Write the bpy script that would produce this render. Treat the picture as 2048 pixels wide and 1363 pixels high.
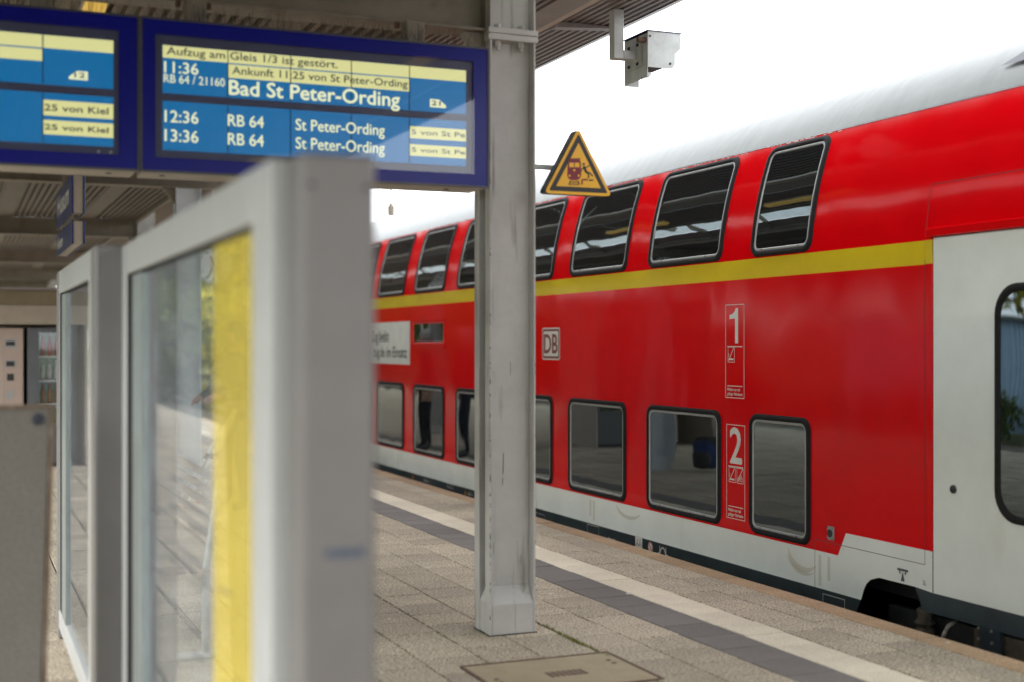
import bpy, bmesh, math, random
from mathutils import Vector, Matrix
random.seed(7)
for o in list(bpy.data.objects): bpy.data.objects.remove(o, do_unlink=True)
scene = bpy.context.scene
COL = scene.collection
R = math.radians

# ------------------------------------------------------------------ camera, world, sun, exposure
F = 2650.0; U0 = 1024.0; V0 = 687.0; HC = 1.58          # focal length in photo pixels, horizon row, eye height
TH = math.atan(1109 / F); CT, ST = math.cos(TH), math.sin(TH)
cam = bpy.data.cameras.new('camera'); cam_o = bpy.data.objects.new('camera', cam); COL.objects.link(cam_o)
cam.sensor_width = 36; cam.lens = 36 * F / 2048; cam.shift_y = (V0 - 681.5) / 2048
cam.clip_start = 0.05; cam.clip_end = 3000
cam_o.location = (0, 0, HC); cam_o.rotation_euler = (R(90), 0, -TH)
cam.dof.use_dof = True; cam.dof.focus_distance = 9.3; cam.dof.aperture_fstop = 1.12
scene.camera = cam_o
SUN_EL, SUN_AZ = R(27), R(264)                           # azimuth clockwise from +Y
w = bpy.data.worlds.new('World'); scene.world = w; w.use_nodes = True
nt = w.node_tree; nt.nodes.clear()
sky = nt.nodes.new('ShaderNodeTexSky'); sky.sky_type = 'NISHITA'; sky.sun_disc = False
sky.sun_elevation = SUN_EL; sky.sun_rotation = SUN_AZ; sky.air_density = 1.0; sky.dust_density = 4.0
bgs = nt.nodes.new('ShaderNodeBackground'); bgs.inputs[1].default_value = 0.05
nt.links.new(sky.outputs[0], bgs.inputs[0])
bgc = nt.nodes.new('ShaderNodeBackground')               # the closed cloud layer
tc = nt.nodes.new('ShaderNodeTexCoord'); nz = nt.nodes.new('ShaderNodeTexNoise')
nz.inputs['Scale'].default_value = 2.2; nz.inputs['Detail'].default_value = 5
nt.links.new(tc.outputs['Generated'], nz.inputs['Vector'])
cr = nt.nodes.new('ShaderNodeValToRGB')
cr.color_ramp.elements[0].position = 0.3; cr.color_ramp.elements[0].color = (.80, .83, .88, 1)
cr.color_ramp.elements[1].position = 0.7; cr.color_ramp.elements[1].color = (.92, .925, .935, 1)
nt.links.new(nz.outputs['Fac'], cr.inputs[0]); nt.links.new(cr.outputs[0], bgc.inputs[0])
bgc.inputs[1].default_value = 1.0
mx = nt.nodes.new('ShaderNodeMixShader'); mx.inputs[0].default_value = 0.9
wo = nt.nodes.new('ShaderNodeOutputWorld')
nt.links.new(bgs.outputs[0], mx.inputs[1]); nt.links.new(bgc.outputs[0], mx.inputs[2]); nt.links.new(mx.outputs[0], wo.inputs[0])
sun = bpy.data.lights.new('sun', 'SUN'); sun.energy = 1.4; sun.angle = R(45); sun.color = (1, .97, .92)
sun_o = bpy.data.objects.new('sun', sun); COL.objects.link(sun_o)
sd = Vector((math.sin(SUN_AZ) * math.cos(SUN_EL), math.cos(SUN_AZ) * math.cos(SUN_EL), math.sin(SUN_EL)))
sun_o.rotation_euler = sd.to_track_quat('Z', 'Y').to_euler(); sun_o.location = (-20, -14, 25)
vs = scene.view_settings; vs.view_transform = 'Standard'; vs.look = 'None'; vs.exposure = 2.2; vs.gamma = 1; vs.use_curve_mapping = False
scene.render.engine = 'CYCLES'; scene.render.resolution_x = 1024; scene.render.resolution_y = 681
scene.cycles.max_bounces = 10; scene.cycles.transparent_max_bounces = 16; scene.cycles.diffuse_bounces = 5

# ------------------------------------------------------------------ pixel -> place helpers (on a known plane)
def on_x(u, v, X):
    r = (u - U0) / F; d = X / (ST + CT * r); return Vector((X, d * (CT - ST * r), HC + (V0 - v) / F * d))
def on_y(u, v, Y):
    r = (u - U0) / F; d = Y / (CT - ST * r); return Vector((d * (ST + CT * r), Y, HC + (V0 - v) / F * d))
def project(p):
    d = p[0] * ST + p[1] * CT
    if d < .1: return None
    return U0 + F * (p[0] * CT - p[1] * ST) / d, V0 - F * (p[2] - HC) / d, d

# ------------------------------------------------------------------ materials
MATS = {}
def mat(name, col, rough=.5, metal=0.0, var=.12, scale=6.0, bump=0.0, bscale=40.0, spec=.5, coat=0.0, detail=6, stretch=None,
        rnd=0.0, speck=None, wave=0.0, emit=None, alpha=None, ior=None, stain=None):
    if name in MATS: return MATS[name]
    m = bpy.data.materials.new(name); m.use_nodes = True; MATS[name] = m
    N, L = m.node_tree.nodes, m.node_tree.links
    b = N['Principled BSDF']; b.inputs['Roughness'].default_value = rough; b.inputs['Metallic'].default_value = metal
    b.inputs['Specular IOR Level'].default_value = spec; b.inputs['Coat Weight'].default_value = coat; b.inputs['Coat Roughness'].default_value = .04
    if ior: b.inputs['IOR'].default_value = ior
    c = N.new('ShaderNodeTexCoord'); vec = c.outputs['Object']
    if stretch:
        mp = N.new('ShaderNodeMapping'); mp.inputs['Scale'].default_value = stretch; L.new(vec, mp.inputs[0]); vec = mp.outputs[0]
    n = N.new('ShaderNodeTexNoise'); n.inputs['Scale'].default_value = scale; n.inputs['Detail'].default_value = detail; n.inputs['Roughness'].default_value = .65
    L.new(vec, n.inputs['Vector'])
    mr = N.new('ShaderNodeMapRange'); mr.inputs[1].default_value = .3; mr.inputs[2].default_value = .7
    mr.inputs[3].default_value = 1 - var; mr.inputs[4].default_value = 1 + var; L.new(n.outputs['Fac'], mr.inputs[0])
    mul = N.new('ShaderNodeVectorMath'); mul.operation = 'SCALE'; mul.inputs[0].default_value = col
    L.new(mr.outputs[0], mul.inputs['Scale']); out = mul.outputs[0]
    if rnd:
        oi = N.new('ShaderNodeObjectInfo'); ge = N.new('ShaderNodeNewGeometry')
        ad = N.new('ShaderNodeMath'); ad.operation = 'ADD'; L.new(oi.outputs['Random'], ad.inputs[0]); L.new(ge.outputs['Random Per Island'], ad.inputs[1])
        fr = N.new('ShaderNodeMath'); fr.operation = 'FRACT'; L.new(ad.outputs[0], fr.inputs[0])
        m2 = N.new('ShaderNodeMapRange'); m2.inputs[3].default_value = 1 - rnd; m2.inputs[4].default_value = 1 + rnd; L.new(fr.outputs[0], m2.inputs[0])
        s2 = N.new('ShaderNodeVectorMath'); s2.operation = 'SCALE'; L.new(out, s2.inputs[0]); L.new(m2.outputs[0], s2.inputs['Scale']); out = s2.outputs[0]
    if speck:      # (scale, dark colour, light colour) exposed grains, in world space so alike slabs differ
        ge2 = N.new('ShaderNodeNewGeometry')
        vo = N.new('ShaderNodeTexNoise'); vo.inputs['Scale'].default_value = speck[0]; vo.inputs['Detail'].default_value = 3; vo.inputs['Roughness'].default_value = .8
        L.new(ge2.outputs['Position'], vo.inputs['Vector'])
        rp = N.new('ShaderNodeValToRGB'); rp.color_ramp.elements[0].position = .36; rp.color_ramp.elements[1].position = .66
        rp.color_ramp.elements[0].color = (*speck[1], 1); rp.color_ramp.elements[1].color = (*speck[2], 1)
        L.new(vo.outputs['Fac'], rp.inputs[0])
        s3 = N.new('ShaderNodeVectorMath'); s3.operation = 'MULTIPLY'; L.new(out, s3.inputs[0]); L.new(rp.outputs[0], s3.inputs[1]); out = s3.outputs[0]
        if len(speck) > 3:   # large damp stains and pale gum spots
            n2 = N.new('ShaderNodeTexNoise'); n2.inputs['Scale'].default_value = 1.1; n2.inputs['Detail'].default_value = 5; L.new(ge2.outputs['Position'], n2.inputs['Vector'])
            m3 = N.new('ShaderNodeMapRange'); m3.inputs[1].default_value = .3; m3.inputs[2].default_value = .7; m3.inputs[3].default_value = .84; m3.inputs[4].default_value = 1.12; L.new(n2.outputs['Fac'], m3.inputs[0])
            s4 = N.new('ShaderNodeVectorMath'); s4.operation = 'SCALE'; L.new(out, s4.inputs[0]); L.new(m3.outputs[0], s4.inputs['Scale'])
            v3 = N.new('ShaderNodeTexVoronoi'); v3.inputs['Scale'].default_value = 2.3; L.new(ge2.outputs['Position'], v3.inputs['Vector'])
            lt = N.new('ShaderNodeMath'); lt.operation = 'LESS_THAN'; lt.inputs[1].default_value = .046; L.new(v3.outputs['Distance'], lt.inputs[0])
            mg = N.new('ShaderNodeMix'); mg.data_type = 'RGBA'; L.new(lt.outputs[0], mg.inputs[0]); L.new(s4.outputs[0], mg.inputs[6]); mg.inputs[7].default_value = (.6, .57, .5, 1); out = mg.outputs[2]
    if stain:      # vertical run marks / scuffs with their own shape
        sp = N.new('ShaderNodeMapping'); sp.inputs['Scale'].default_value = stain[1]; L.new(c.outputs['Object'], sp.inputs[0])
        ns = N.new('ShaderNodeTexNoise'); ns.inputs['Scale'].default_value = 1.0; ns.inputs['Detail'].default_value = 7; L.new(sp.outputs[0], ns.inputs['Vector'])
        ms = N.new('ShaderNodeMapRange'); ms.inputs[1].default_value = stain[2]; ms.inputs[2].default_value = stain[2] + .12; ms.inputs[4].default_value = stain[3]; L.new(ns.outputs['Fac'], ms.inputs[0])
        mm = N.new('ShaderNodeMix'); mm.data_type = 'RGBA'; L.new(ms.outputs[0], mm.inputs[0]); L.new(out, mm.inputs[6]); mm.inputs[7].default_value = (*stain[0], 1); out = mm.outputs[2]
    L.new(out, b.inputs['Base Color'])
    if bump or wave:
        bp = N.new('ShaderNodeBump'); bp.inputs['Strength'].default_value = 1.0
        nb = N.new('ShaderNodeTexNoise'); nb.inputs['Scale'].default_value = bscale; nb.inputs['Detail'].default_value = 0.5 if wave else 5
        src = c.outputs['Object']
        if wave:
            wm = N.new('ShaderNodeMapping'); wm.inputs['Scale'].default_value = (1, 1.0, .55); L.new(src, wm.inputs[0]); src = wm.outputs[0]
        elif speck:
            g3 = N.new('ShaderNodeNewGeometry'); src = g3.outputs['Position']
        L.new(src, nb.inputs['Vector']); bp.inputs['Distance'].default_value = wave or bump
        L.new(nb.outputs['Fac'], bp.inputs['Height']); L.new(bp.outputs[0], b.inputs['Normal'])
        if wave: L.new(bp.outputs[0], b.inputs['Coat Normal'])
    if emit:
        b.inputs['Emission Color'].default_value = (*emit[0], 1); b.inputs['Emission Strength'].default_value = emit[1]
    if alpha is not None: b.inputs['Alpha'].default_value = alpha
    return m

def glass(name, tint=(1, 1, 1), haze=.05, ior=1.5, hazecol=(.8, .85, .85), dirt=.0):
    if name in MATS: return MATS[name]
    m = bpy.data.materials.new(name); m.use_nodes = True; MATS[name] = m
    N, L = m.node_tree.nodes, m.node_tree.links; N.clear()
    t = N.new('ShaderNodeBsdfTransparent'); t.inputs[0].default_value = (*tint, 1)
    d = N.new('ShaderNodeBsdfDiffuse'); d.inputs[0].default_value = (*hazecol, 1)
    g = N.new('ShaderNodeBsdfGlossy'); g.inputs['Roughness'].default_value = .02
    fr = N.new('ShaderNodeFresnel'); fr.inputs[0].default_value = ior
    a = N.new('ShaderNodeMixShader'); a.inputs[0].default_value = haze
    if dirt:
        c = N.new('ShaderNodeTexCoord'); n = N.new('ShaderNodeTexNoise'); n.inputs['Scale'].default_value = 7; n.inputs['Detail'].default_value = 3; L.new(c.outputs['Object'], n.inputs[0])
        mr = N.new('ShaderNodeMapRange'); mr.inputs[1].default_value = .45; mr.inputs[2].default_value = .75; mr.inputs[3].default_value = haze; mr.inputs[4].default_value = haze + dirt; L.new(n.outputs['Fac'], mr.inputs[0]); L.new(mr.outputs[0], a.inputs[0])
    gq = N.new('ShaderNodeNewGeometry'); mi = N.new('ShaderNodeMapRange'); mi.inputs[3].default_value = ior; mi.inputs[4].default_value = 1 / ior
    L.new(gq.outputs['Backfacing'], mi.inputs[0]); L.new(mi.outputs[0], fr.inputs[0])      # both faces reflect like air to glass
    L.new(t.outputs[0], a.inputs[1]); L.new(d.outputs[0], a.inputs[2])
    k = N.new('ShaderNodeMixShader'); L.new(fr.outputs[0], k.inputs[0]); L.new(a.outputs[0], k.inputs[1]); L.new(g.outputs[0], k.inputs[2])
    o = N.new('ShaderNodeOutputMaterial'); L.new(k.outputs[0], o.inputs[0]); return m

G_COL = mat('grey_column_paint', (.45, .445, .425), .42, .0, .10, 5, .0008, 60, stain=((.13, .10, .075), (16, 16, 1.5), .585, .6))
G_BEAM = mat('beige_beam_paint', (.21, .185, .142), .5, 0, .18, 4, .001, 40, stain=((.12, .08, .05), (5, 5, 3), .60, .7))
G_POST = mat('shaded_post_aluminium', (.20, .193, .19), .4, .15, .06, 5, .0003, 90)  # darker copy of the frame aluminium, shade put into the colour
G_ALU = mat('aluminium_frame', (.45, .47, .47), .36, .0, .05, 5, .0003, 90)  # lighter copy of the same metal, standing for its lit faces
G_GALV = mat('galvanised_steel', (.50, .53, .52), .5, .1, .14, 14, .0004, 60)
G_RUBBER = mat('black_rubber', (.012, .012, .013), .7, 0, .2, 20, spec=.2)
G_DARK = mat('dark_steel', (.03, .032, .035), .5, .3, .3, 12, .001, 50)
G_BOLT = mat('bolt_steel', (.40, .39, .37), .4, .6, .2, 30)
M_RED = mat('red_coach_paint', (.64, .0006, .004), .11, 0, .06, 2.5, spec=.11, coat=.03, wave=.008, bscale=2.4)
M_YEL = mat('yellow_coach_stripe', (.62, .46, .012), .2, 0, .05, 3, spec=.3, coat=.10, wave=.007, bscale=2.4)
M_WHT = mat('white_coach_paint', (.72, .77, .74), .24, 0, .05, 3, coat=.25, wave=.004, bscale=2.2, stain=((.36, .31, .20), (1, 1.9, 1.0), .69, .22))
M_SKIRT = mat('dark_blue_grey_skirt', (.028, .042, .05), .4, 0, .25, 6)
M_ROOF = mat('pale_grey_roof', (.112, .13, .126), .32, 0, .08, 3, .003, 7, stretch=(1, 3, 1), stain=((.085, .103, .10), (4, 9, .8), .52, .6))
M_PANE = mat('dark_window_glass', (.006, .008, .009), .015, 0, .1, 2, spec=.5, ior=2.1, wave=.003, bscale=2.2)
M_PANE.node_tree.nodes['Principled BSDF'].inputs['Specular Tint'].default_value = (.72, .88, .95, 1)
M_WFRAME = mat('window_frame_grey', (.33, .34, .34), .35, .3, .08, 10)
M_DECAL = mat('pale_decal', (.66, .66, .62), .5, 0, .05, 8)
SPK = (80, (.30, .285, .26), (1.72, 1.69, 1.62), 1)
M_SLAB = mat('grey_paving', (.415, .372, .30), .9, 0, .08, 3, .008, 80, rnd=.13, speck=SPK)
M_TACT = mat('pale_tactile_paving', (.72, .66, .54), .85, 0, .06, 4, .003, 100, rnd=.05, speck=(100, (.75, .74, .72), (1.15, 1.15, 1.12), 1))
M_DSLAB = mat('dark_grey_paving', (.158, .148, .138), .8, 0, .08, 4, .003, 100, rnd=.10, speck=(100, (.75, .75, .75), (1.25, 1.25, 1.25), 1))
M_EDGE = mat('tan_edge_stone', (.42, .305, .195), .9, 0, .14, 5, .005, 95, rnd=.10, speck=(95, (.55, .5, .45), (1.35, 1.32, 1.28), 1))
M_BASE = mat('joint_sand', (.045, .042, .032), 1, 0, .3, 20)
M_CONC = mat('platform_concrete', (.22, .20, .17), .9, 0, .2, 3, .004, 30)
M_BALLAST = mat('ballast', (.13, .11, .09), 1, 0, .4, 30, .04, 22)
M_GROUND = mat('far_ground', (.11, .12, .05), 1, 0, .35, .4, .05, 3)
M_RUST = mat('rusty_steel', (.15, .095, .07), .8, .2, .35, 25, .001, 60)
M_DECK = mat('corrugated_roof_paint', (.125, .104, .078), .5, 0, .14, 3, stain=((.14, .09, .06), (6, 1.2, 6), .60, .6))
M_DECK2 = mat('mauve_grey_roof_sheet', (.24, .205, .195), .42, .1, .12, 3)
M_NAVY = mat('navy_board_frame', (.002, .004, .19), .25, 0, .05, 5, spec=.25)
M_CREAM = mat('cream_board_case', (.46, .42, .35), .5, 0, .08, 6)
M_INNER = mat('slate_screen_mask', (.045, .05, .10), .35, 0, .05, 8)
M_LCD = mat('blue_lcd', (.0, .02, .06), .3, 0, 0, 1, emit=((.0, .028, .068), 1.0))
M_LCDY = mat('lit_yellow_bar', (.1, .1, .06), .4, 0, 0, 1, emit=((.155, .15, .062), 1.0))
M_LCDT = mat('lit_text', (.1, .1, .08), .4, 0, 0, 1, emit=((.18, .185, .112), 1.0))
M_LCDB = mat('dark_lcd_text', (.006, .03, .09), .4, 0, 0, 1)
M_SEAM = mat('lcd_seam', (.004, .01, .03), .5, 0, 0, 1)
M_BLUE = mat('blue_sign_enamel', (.012, .03, .16), .3, 0, .06, 5)
M_SWHITE = mat('sign_white', (.7, .7, .68), .5, 0, .04, 5)
M_SYEL = mat('sign_yellow', (.84, .45, .010), .4, 0, .04, 8)
M_SBLACK = mat('sign_black', (.012, .012, .012), .45, 0, .2, 8)
M_SRED = mat('sign_dark_red', (.20, .012, .025), .5, 0, .1, 8)
M_BARK = mat('bark', (.07, .055, .04), .95, 0, .3, 10, .01, 20)
G_BOARD = glass('board_glass', (.97, .98, 1), .0, 1.42)
G_WIND = glass('windbreak_glass', (.97, .99, .99), .06, 1.13, (.74, .84, .95), .08)  # bluish haze colour stands in for a pale, cool reflection
G_SKYL = glass('skylight_glass', (.90, .93, .92), .10, 1.3, (.7, .72, .7), .10)

# ------------------------------------------------------------------ mesh helpers
ORG = {}
class MB:
    def __init__(s): s.v = []; s.f = []
    def add(s, vs, fs):
        k = len(s.v); s.v += [tuple(p) for p in vs]; s.f += [tuple(i + k for i in f) for f in fs]; return s
    def box(s, x0, x1, y0, y1, z0, z1):
        return s.add([(x0, y0, z0), (x1, y0, z0), (x1, y1, z0), (x0, y1, z0), (x0, y0, z1), (x1, y0, z1), (x1, y1, z1), (x0, y1, z1)],
                     [(0, 3, 2, 1), (4, 5, 6, 7), (0, 1, 5, 4), (1, 2, 6, 5), (2, 3, 7, 6), (3, 0, 4, 7)])
    def prism(s, pts, a, b, axis):      # polygon in the two other axes (order x,y,z without axis), extruded a..b
        n = len(pts)
        def mk(p, t):
            q = list(p); q.insert('xyz'.index(axis), t); return q
        vs = [mk(p, a) for p in pts] + [mk(p, b) for p in pts]
        return s.add(vs, [tuple(range(n - 1, -1, -1)), tuple(range(n, 2 * n))] + [(i, (i + 1) % n, n + (i + 1) % n, n + i) for i in range(n)])
    def cyl(s, p0, p1, r0, r1=None, n=12, caps=True):
        p0, p1 = Vector(p0), Vector(p1); r1 = r0 if r1 is None else r1
        ax = (p1 - p0).normalized(); t = Vector((0, 0, 1)) if abs(ax.z) < .9 else Vector((1, 0, 0))
        e1 = ax.cross(t).normalized(); e2 = ax.cross(e1)
        vs = []
        for p, r in ((p0, r0), (p1, r1)):
            for i in range(n):
                a = 2 * math.pi * i / n; vs.append(p + e1 * (r * math.cos(a)) + e2 * (r * math.sin(a)))
        fs = [(i, n + i, n + (i + 1) % n, (i + 1) % n) for i in range(n)]
        if caps: fs += [tuple(range(n)), tuple(range(2 * n - 1, n - 1, -1))]
        return s.add(vs, fs)
    def tube(s, pts, r, n=10):
        for a, b in zip(pts, pts[1:]): s.cyl(a, b, r, r, n)
        return s
    def lathe(s, c, prof, n=20, ax='z'):
        vs = []; m = len(prof)
        for r, h in prof:
            for i in range(n):
                a = 2 * math.pi * i / n; q = (r * math.cos(a), r * math.sin(a), h)
                if ax == 'y': q = (q[0], q[2], q[1])
                if ax == 'x': q = (q[2], q[0], q[1])
                vs.append((c[0] + q[0], c[1] + q[1], c[2] + q[2]))
        fs = [(j * n + i, j * n + (i + 1) % n, (j + 1) * n + (i + 1) % n, (j + 1) * n + i) for j in range(m - 1) for i in range(n)]
        fs += [tuple(range(n - 1, -1, -1)), tuple(range((m - 1) * n, m * n))]
        return s.add(vs, fs)
    def build(s, name, m, parent=None, smooth=False, bevel=0, origin=None, fixn=True):
        o0 = ORG[parent] if parent else Vector(origin or (0, 0, 0))
        me = bpy.data.meshes.new(name); me.from_pydata([(p[0] - o0.x, p[1] - o0.y, p[2] - o0.z) for p in s.v], [], s.f); me.update()
        if fixn:
            bm = bmesh.new(); bm.from_mesh(me); bmesh.ops.recalc_face_normals(bm, faces=bm.faces); bm.to_mesh(me); bm.free()
        me.materials.append(m)
        if smooth:
            for p in me.polygons: p.use_smooth = True
        o = bpy.data.objects.new(name, me); COL.objects.link(o)
        if parent: o.parent = parent
        else: o.location = o0
        ORG[o] = o0
        if bevel:
            bv = o.modifiers.new('bevel', 'BEVEL'); bv.width = bevel; bv.segments = 2; bv.limit_method = 'ANGLE'; bv.angle_limit = R(40)
        return o
def tag(o, label=None, cat=None, group=None, kind=None):
    if label: o['label'] = label
    if cat: o['category'] = cat
    if group: o['group'] = group
    if kind: o['kind'] = kind
    return o
def thing(name, loc, label, cat, group=None):
    o = bpy.data.objects.new(name, None); COL.objects.link(o); o.location = loc; o.empty_display_size = .2
    ORG[o] = Vector(loc); return tag(o, label, cat, group)
def box(name, m, parent, *b, bevel=0): return MB().box(*b).build(name, m, parent, bevel=bevel)

_cap = [None]
def text_mesh(body):
    cu = bpy.data.curves.new('t', 'FONT'); cu.body = body; cu.size = 1; cu.resolution_u = 3
    ob = bpy.data.objects.new('t', cu); COL.objects.link(ob)
    dg = bpy.context.evaluated_depsgraph_get(); dg.update()
    me = bpy.data.meshes.new_from_object(ob.evaluated_get(dg)); bpy.data.objects.remove(ob); bpy.data.curves.remove(cu); return me
def text(body, m, parent, at, width, cap, face, bold=0.0, name='lettering'):
    """lettering whose lower left corner (baseline) is at `at`, fitted to a width and a capital height; face 'y-' or 'x-'"""
    if _cap[0] is None: _cap[0] = max(v.co.y for v in text_mesh('H').vertices)
    me = text_mesh(body); xs = [v.co.x for v in me.vertices]; x0, x1 = min(xs), max(xs)
    sx = width / (x1 - x0); sy = cap / _cap[0]
    vs = []; fs = [tuple(p.vertices) for p in me.polygons]
    P = Vector(at); mb = MB()
    offs = [(0, 0)] if not bold else [(-bold, 0), (bold, 0), (0, bold), (0, -bold)]
    for k, (ox, oy) in enumerate(offs):
        q = []
        for v in me.vertices:
            a, b = (v.co.x - x0) * sx + ox, v.co.y * sy + oy
            q.append((P.x + a, P.y - .0002 * k, P.z + b) if face == 'y-' else (P.x - .0002 * k, P.y - a, P.z + b))
        mb.add(q, fs)
    bpy.data.meshes.remove(me); return mb.build(name, m, parent, fixn=False)

# ================================================================== SETTING
XE = 3.095 * HC                                          # platform edge (4.89 m to the right of the camera)
XW = -3.95
gnd = MB().add([(-700, -700, -1.12), (700, -700, -1.12), (700, 900, -1.12), (-700, 900, -1.12)], [(0, 1, 2, 3)]).build('ground', M_GROUND); tag(gnd, kind='structure')
tb = MB().box(4.3, 13.5, -70, 150, -1.11, -.98).build('track_bed', M_BALLAST); tag(tb, kind='structure')
tb2 = MB().box(-13.5, -3.4, -70, 150, -1.11, -.98).build('track_bed', M_BALLAST); tag(tb2, kind='structure')
plat = MB().box(XW + .12, XE - .05, -30, 95, -1.1, -.035).build('platform', M_CONC); tag(plat, kind='structure')
box('joint_bed', M_BASE, plat, XW + .15, XE - .06, -29.9, 94.9, -.034, -.010)
# slab rows, X boundaries measured from the joints
rows = [2.99 * HC, 2.838 * HC, 2.658 * HC, 2.492 * HC, 2.30 * HC]
mats_row = [M_SLAB, M_SLAB, M_TACT, M_DSLAB]
x = rows[-1]
while x - .30 > XW + .3:
    x -= .30; rows.append(x); mats_row.append(M_SLAB)
cover = (2.28, 3.07, 5.50, 6.08)
cand = []
for ri in range(len(rows) - 1):
    xb, xa = rows[ri], rows[ri + 1]; y = -9 + (.15 if ri % 2 else 0) + random.uniform(-.02, .02)
    if mats_row[ri] is not M_SLAB: y = -9 + .07 * ri
    while y < 62:
        x0, x1, y0, y1 = xa + .005, xb - .005, y + .0035, y + .30 - .0035
        y += .30
        c0, c1, c2, c3 = cover[0] - .016, cover[1] + .016, cover[2] - .016, cover[3] + .016
        if x1 > c0 and x0 < c1 and y1 > c2 and y0 < c3:
            for q in ((x0, min(x1, c0), y0, y1), (max(x0, c1), x1, y0, y1), (max(x0, c0), min(x1, c1), y0, min(y1, c2)), (max(x0, c0), min(x1, c1), max(y0, c3), y1)):
                if q[1] - q[0] > .02 and q[3] - q[2] > .02: cand.append((*q, mats_row[ri]))
            continue
        cand.append((x0, x1, y0, y1, mats_row[ri]))
# the piece of tan kerb along the edge
kerb = []
y = -9.3
while y < 70:
    kerb.append((rows[0] + .003, XE, y + .003, y + .995, M_EDGE)); y += 1.0
def score(t):
    c = ((t[0] + t[1]) / 2, (t[2] + t[3]) / 2, 0); p = project(c)
    if not p or not (-20 < p[0] < 2090) or p[1] > 1400: return 0
    a = (t[1] - t[0]) * (t[3] - t[2]) / p[2] ** 3
    return a if p[0] > 740 else a * .02
cand.sort(key=score, reverse=True)
kerb.sort(key=score, reverse=True)
slab_meshes = {}
def slab_geo(w_, l_, h, c=.004):
    a, b = w_ / 2, l_ / 2
    v = [(-a, -b, -h), (a, -b, -h), (a, b, -h), (-a, b, -h), (-a, -b, -c), (a, -b, -c), (a, b, -c), (-a, b, -c), (-a + c, -b + c, 0), (a - c, -b + c, 0), (a - c, b - c, 0), (-a + c, b - c, 0)]
    f = [(8, 9, 10, 11)] + [(i, (i + 1) % 4, 4 + (i + 1) % 4, 4 + i) for i in range(4)] + [(4 + i, 4 + (i + 1) % 4, 8 + (i + 1) % 4, 8 + i) for i in range(4)]
    return v, f
def lay(items, n, name, rest_name):
    rest = {}
    for k, (x0, x1, y0, y1, m) in enumerate(items):
        dz = random.uniform(-.0022, .0022); tilt = (random.uniform(-.004, .004), random.uniform(-.004, .004))
        w_, l_ = round(x1 - x0, 3), round(y1 - y0, 3)
        if k < n:
            key = (w_, l_, m.name)
            if key not in slab_meshes:
                v, f = slab_geo(w_, l_, .03); me = bpy.data.meshes.new(name); me.from_pydata(v, [], f); me.materials.append(m); slab_meshes[key] = me
            o = bpy.data.objects.new({'pale_tactile_paving': 'tactile_slab', 'dark_grey_paving': 'dark_slab'}.get(m.name, name), slab_meshes[key]); COL.objects.link(o)
            o.parent = plat; o.location = ((x0 + x1) / 2, (y0 + y1) / 2, dz); o.rotation_euler = (tilt[0], tilt[1], 0)
        else:
            v, f = slab_geo(w_, l_, .03); mb = rest.setdefault(m.name, (MB(), m))[0]
            mb.add([(p[0] + (x0 + x1) / 2, p[1] + (y0 + y1) / 2, p[2] + dz + p[0] * tilt[0] + p[1] * tilt[1]) for p in v], f)
    for mb, m in rest.values():
        tag(mb.build(rest_name, m, plat, fixn=False), kind='stuff')
lay(cand, 300, 'paving_slab', 'distant_paving')
lay(kerb, 30, 'edge_stone', 'distant_edge_stones')
# access cover let into the paving
cv = thing('access_cover', (cover[0], cover[2], 0), 'square beige access cover with rusty steel rim set in the paving before the column', 'manhole cover')
x0, x1, y0, y1 = cover
box('filling', mat('cover_concrete', (.36, .31, .21), .9, 0, .10, 6, .002, 90, speck=(160, (.8, .8, .78), (1.15, 1.15, 1.12))), cv, x0 + .008, x1 - .008, y0 + .008, y1 - .008, -.03, .001)
rim = MB()
for b in ((x0 - .008, x0 + .003, y0 - .008, y1 + .008), (x1 - .003, x1 + .008, y0 - .008, y1 + .008)): rim.box(*b, -.03, .004)
for b in ((x0 + .003, x1 - .003, y0 - .008, y0 + .003), (x0 + .003, x1 - .003, y1 - .003, y1 + .008)): rim.box(*b, -.03, .004)
rim.build('rim', M_RUST, cv)
for i in range(7):
    xx = 2.60 + i * .029
    MB().box(xx, xx + .018, 5.72, 5.81, .0012, .0035).build('slot', M_RUST, cv)
for (a, b) in ((x1 - .07, y1 - .16), (x1 - .07, y1 - .22), (x0 + .06, y1 - .30), (x0 + .06, y1 - .36)):
    MB().cyl((a, b, .0012), (a, b, .004), .013, n=10).build('lifting_hole', M_RUST, cv)
# moss in the joint by the column
ms = MB()
for i in range(420):
    yy = random.triangular(5.95, 6.95, 6.35); xx = 3.034 + random.gauss(0, .008)
    h = random.uniform(.003, .016); a = random.uniform(0, 6.28); dx, dy = .004 * math.cos(a), .004 * math.sin(a)
    ms.add([(xx - dx, yy - dy, -.006), (xx + dx, yy + dy, -.006), (xx + random.gauss(0, .006), yy + random.gauss(0, .006), h)], [(0, 1, 2)])
tag(ms.build('joint_moss', mat('moss', (.16, .17, .035), .9, 0, .3, 30), fixn=False), 'thin line of green moss growing in the paving joint right of the column', 'moss', kind='stuff')
# rails under the coach and on the far track
for xr in (5.92, 7.36, -6.2, -7.64):
    r_ = MB().prism([(xr - .07, -.98), (xr + .07, -.98), (xr + .07, -.965), (xr + .015, -.95), (xr + .015, -.86), (xr + .035, -.845), (xr + .035, -.81), (xr - .035, -.81), (xr - .035, -.845), (xr - .015, -.86), (xr - .015, -.95), (xr - .07, -.965)], -65, 145, 'y')
    tag(r_.build('rail', G_DARK), kind='structure')

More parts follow.
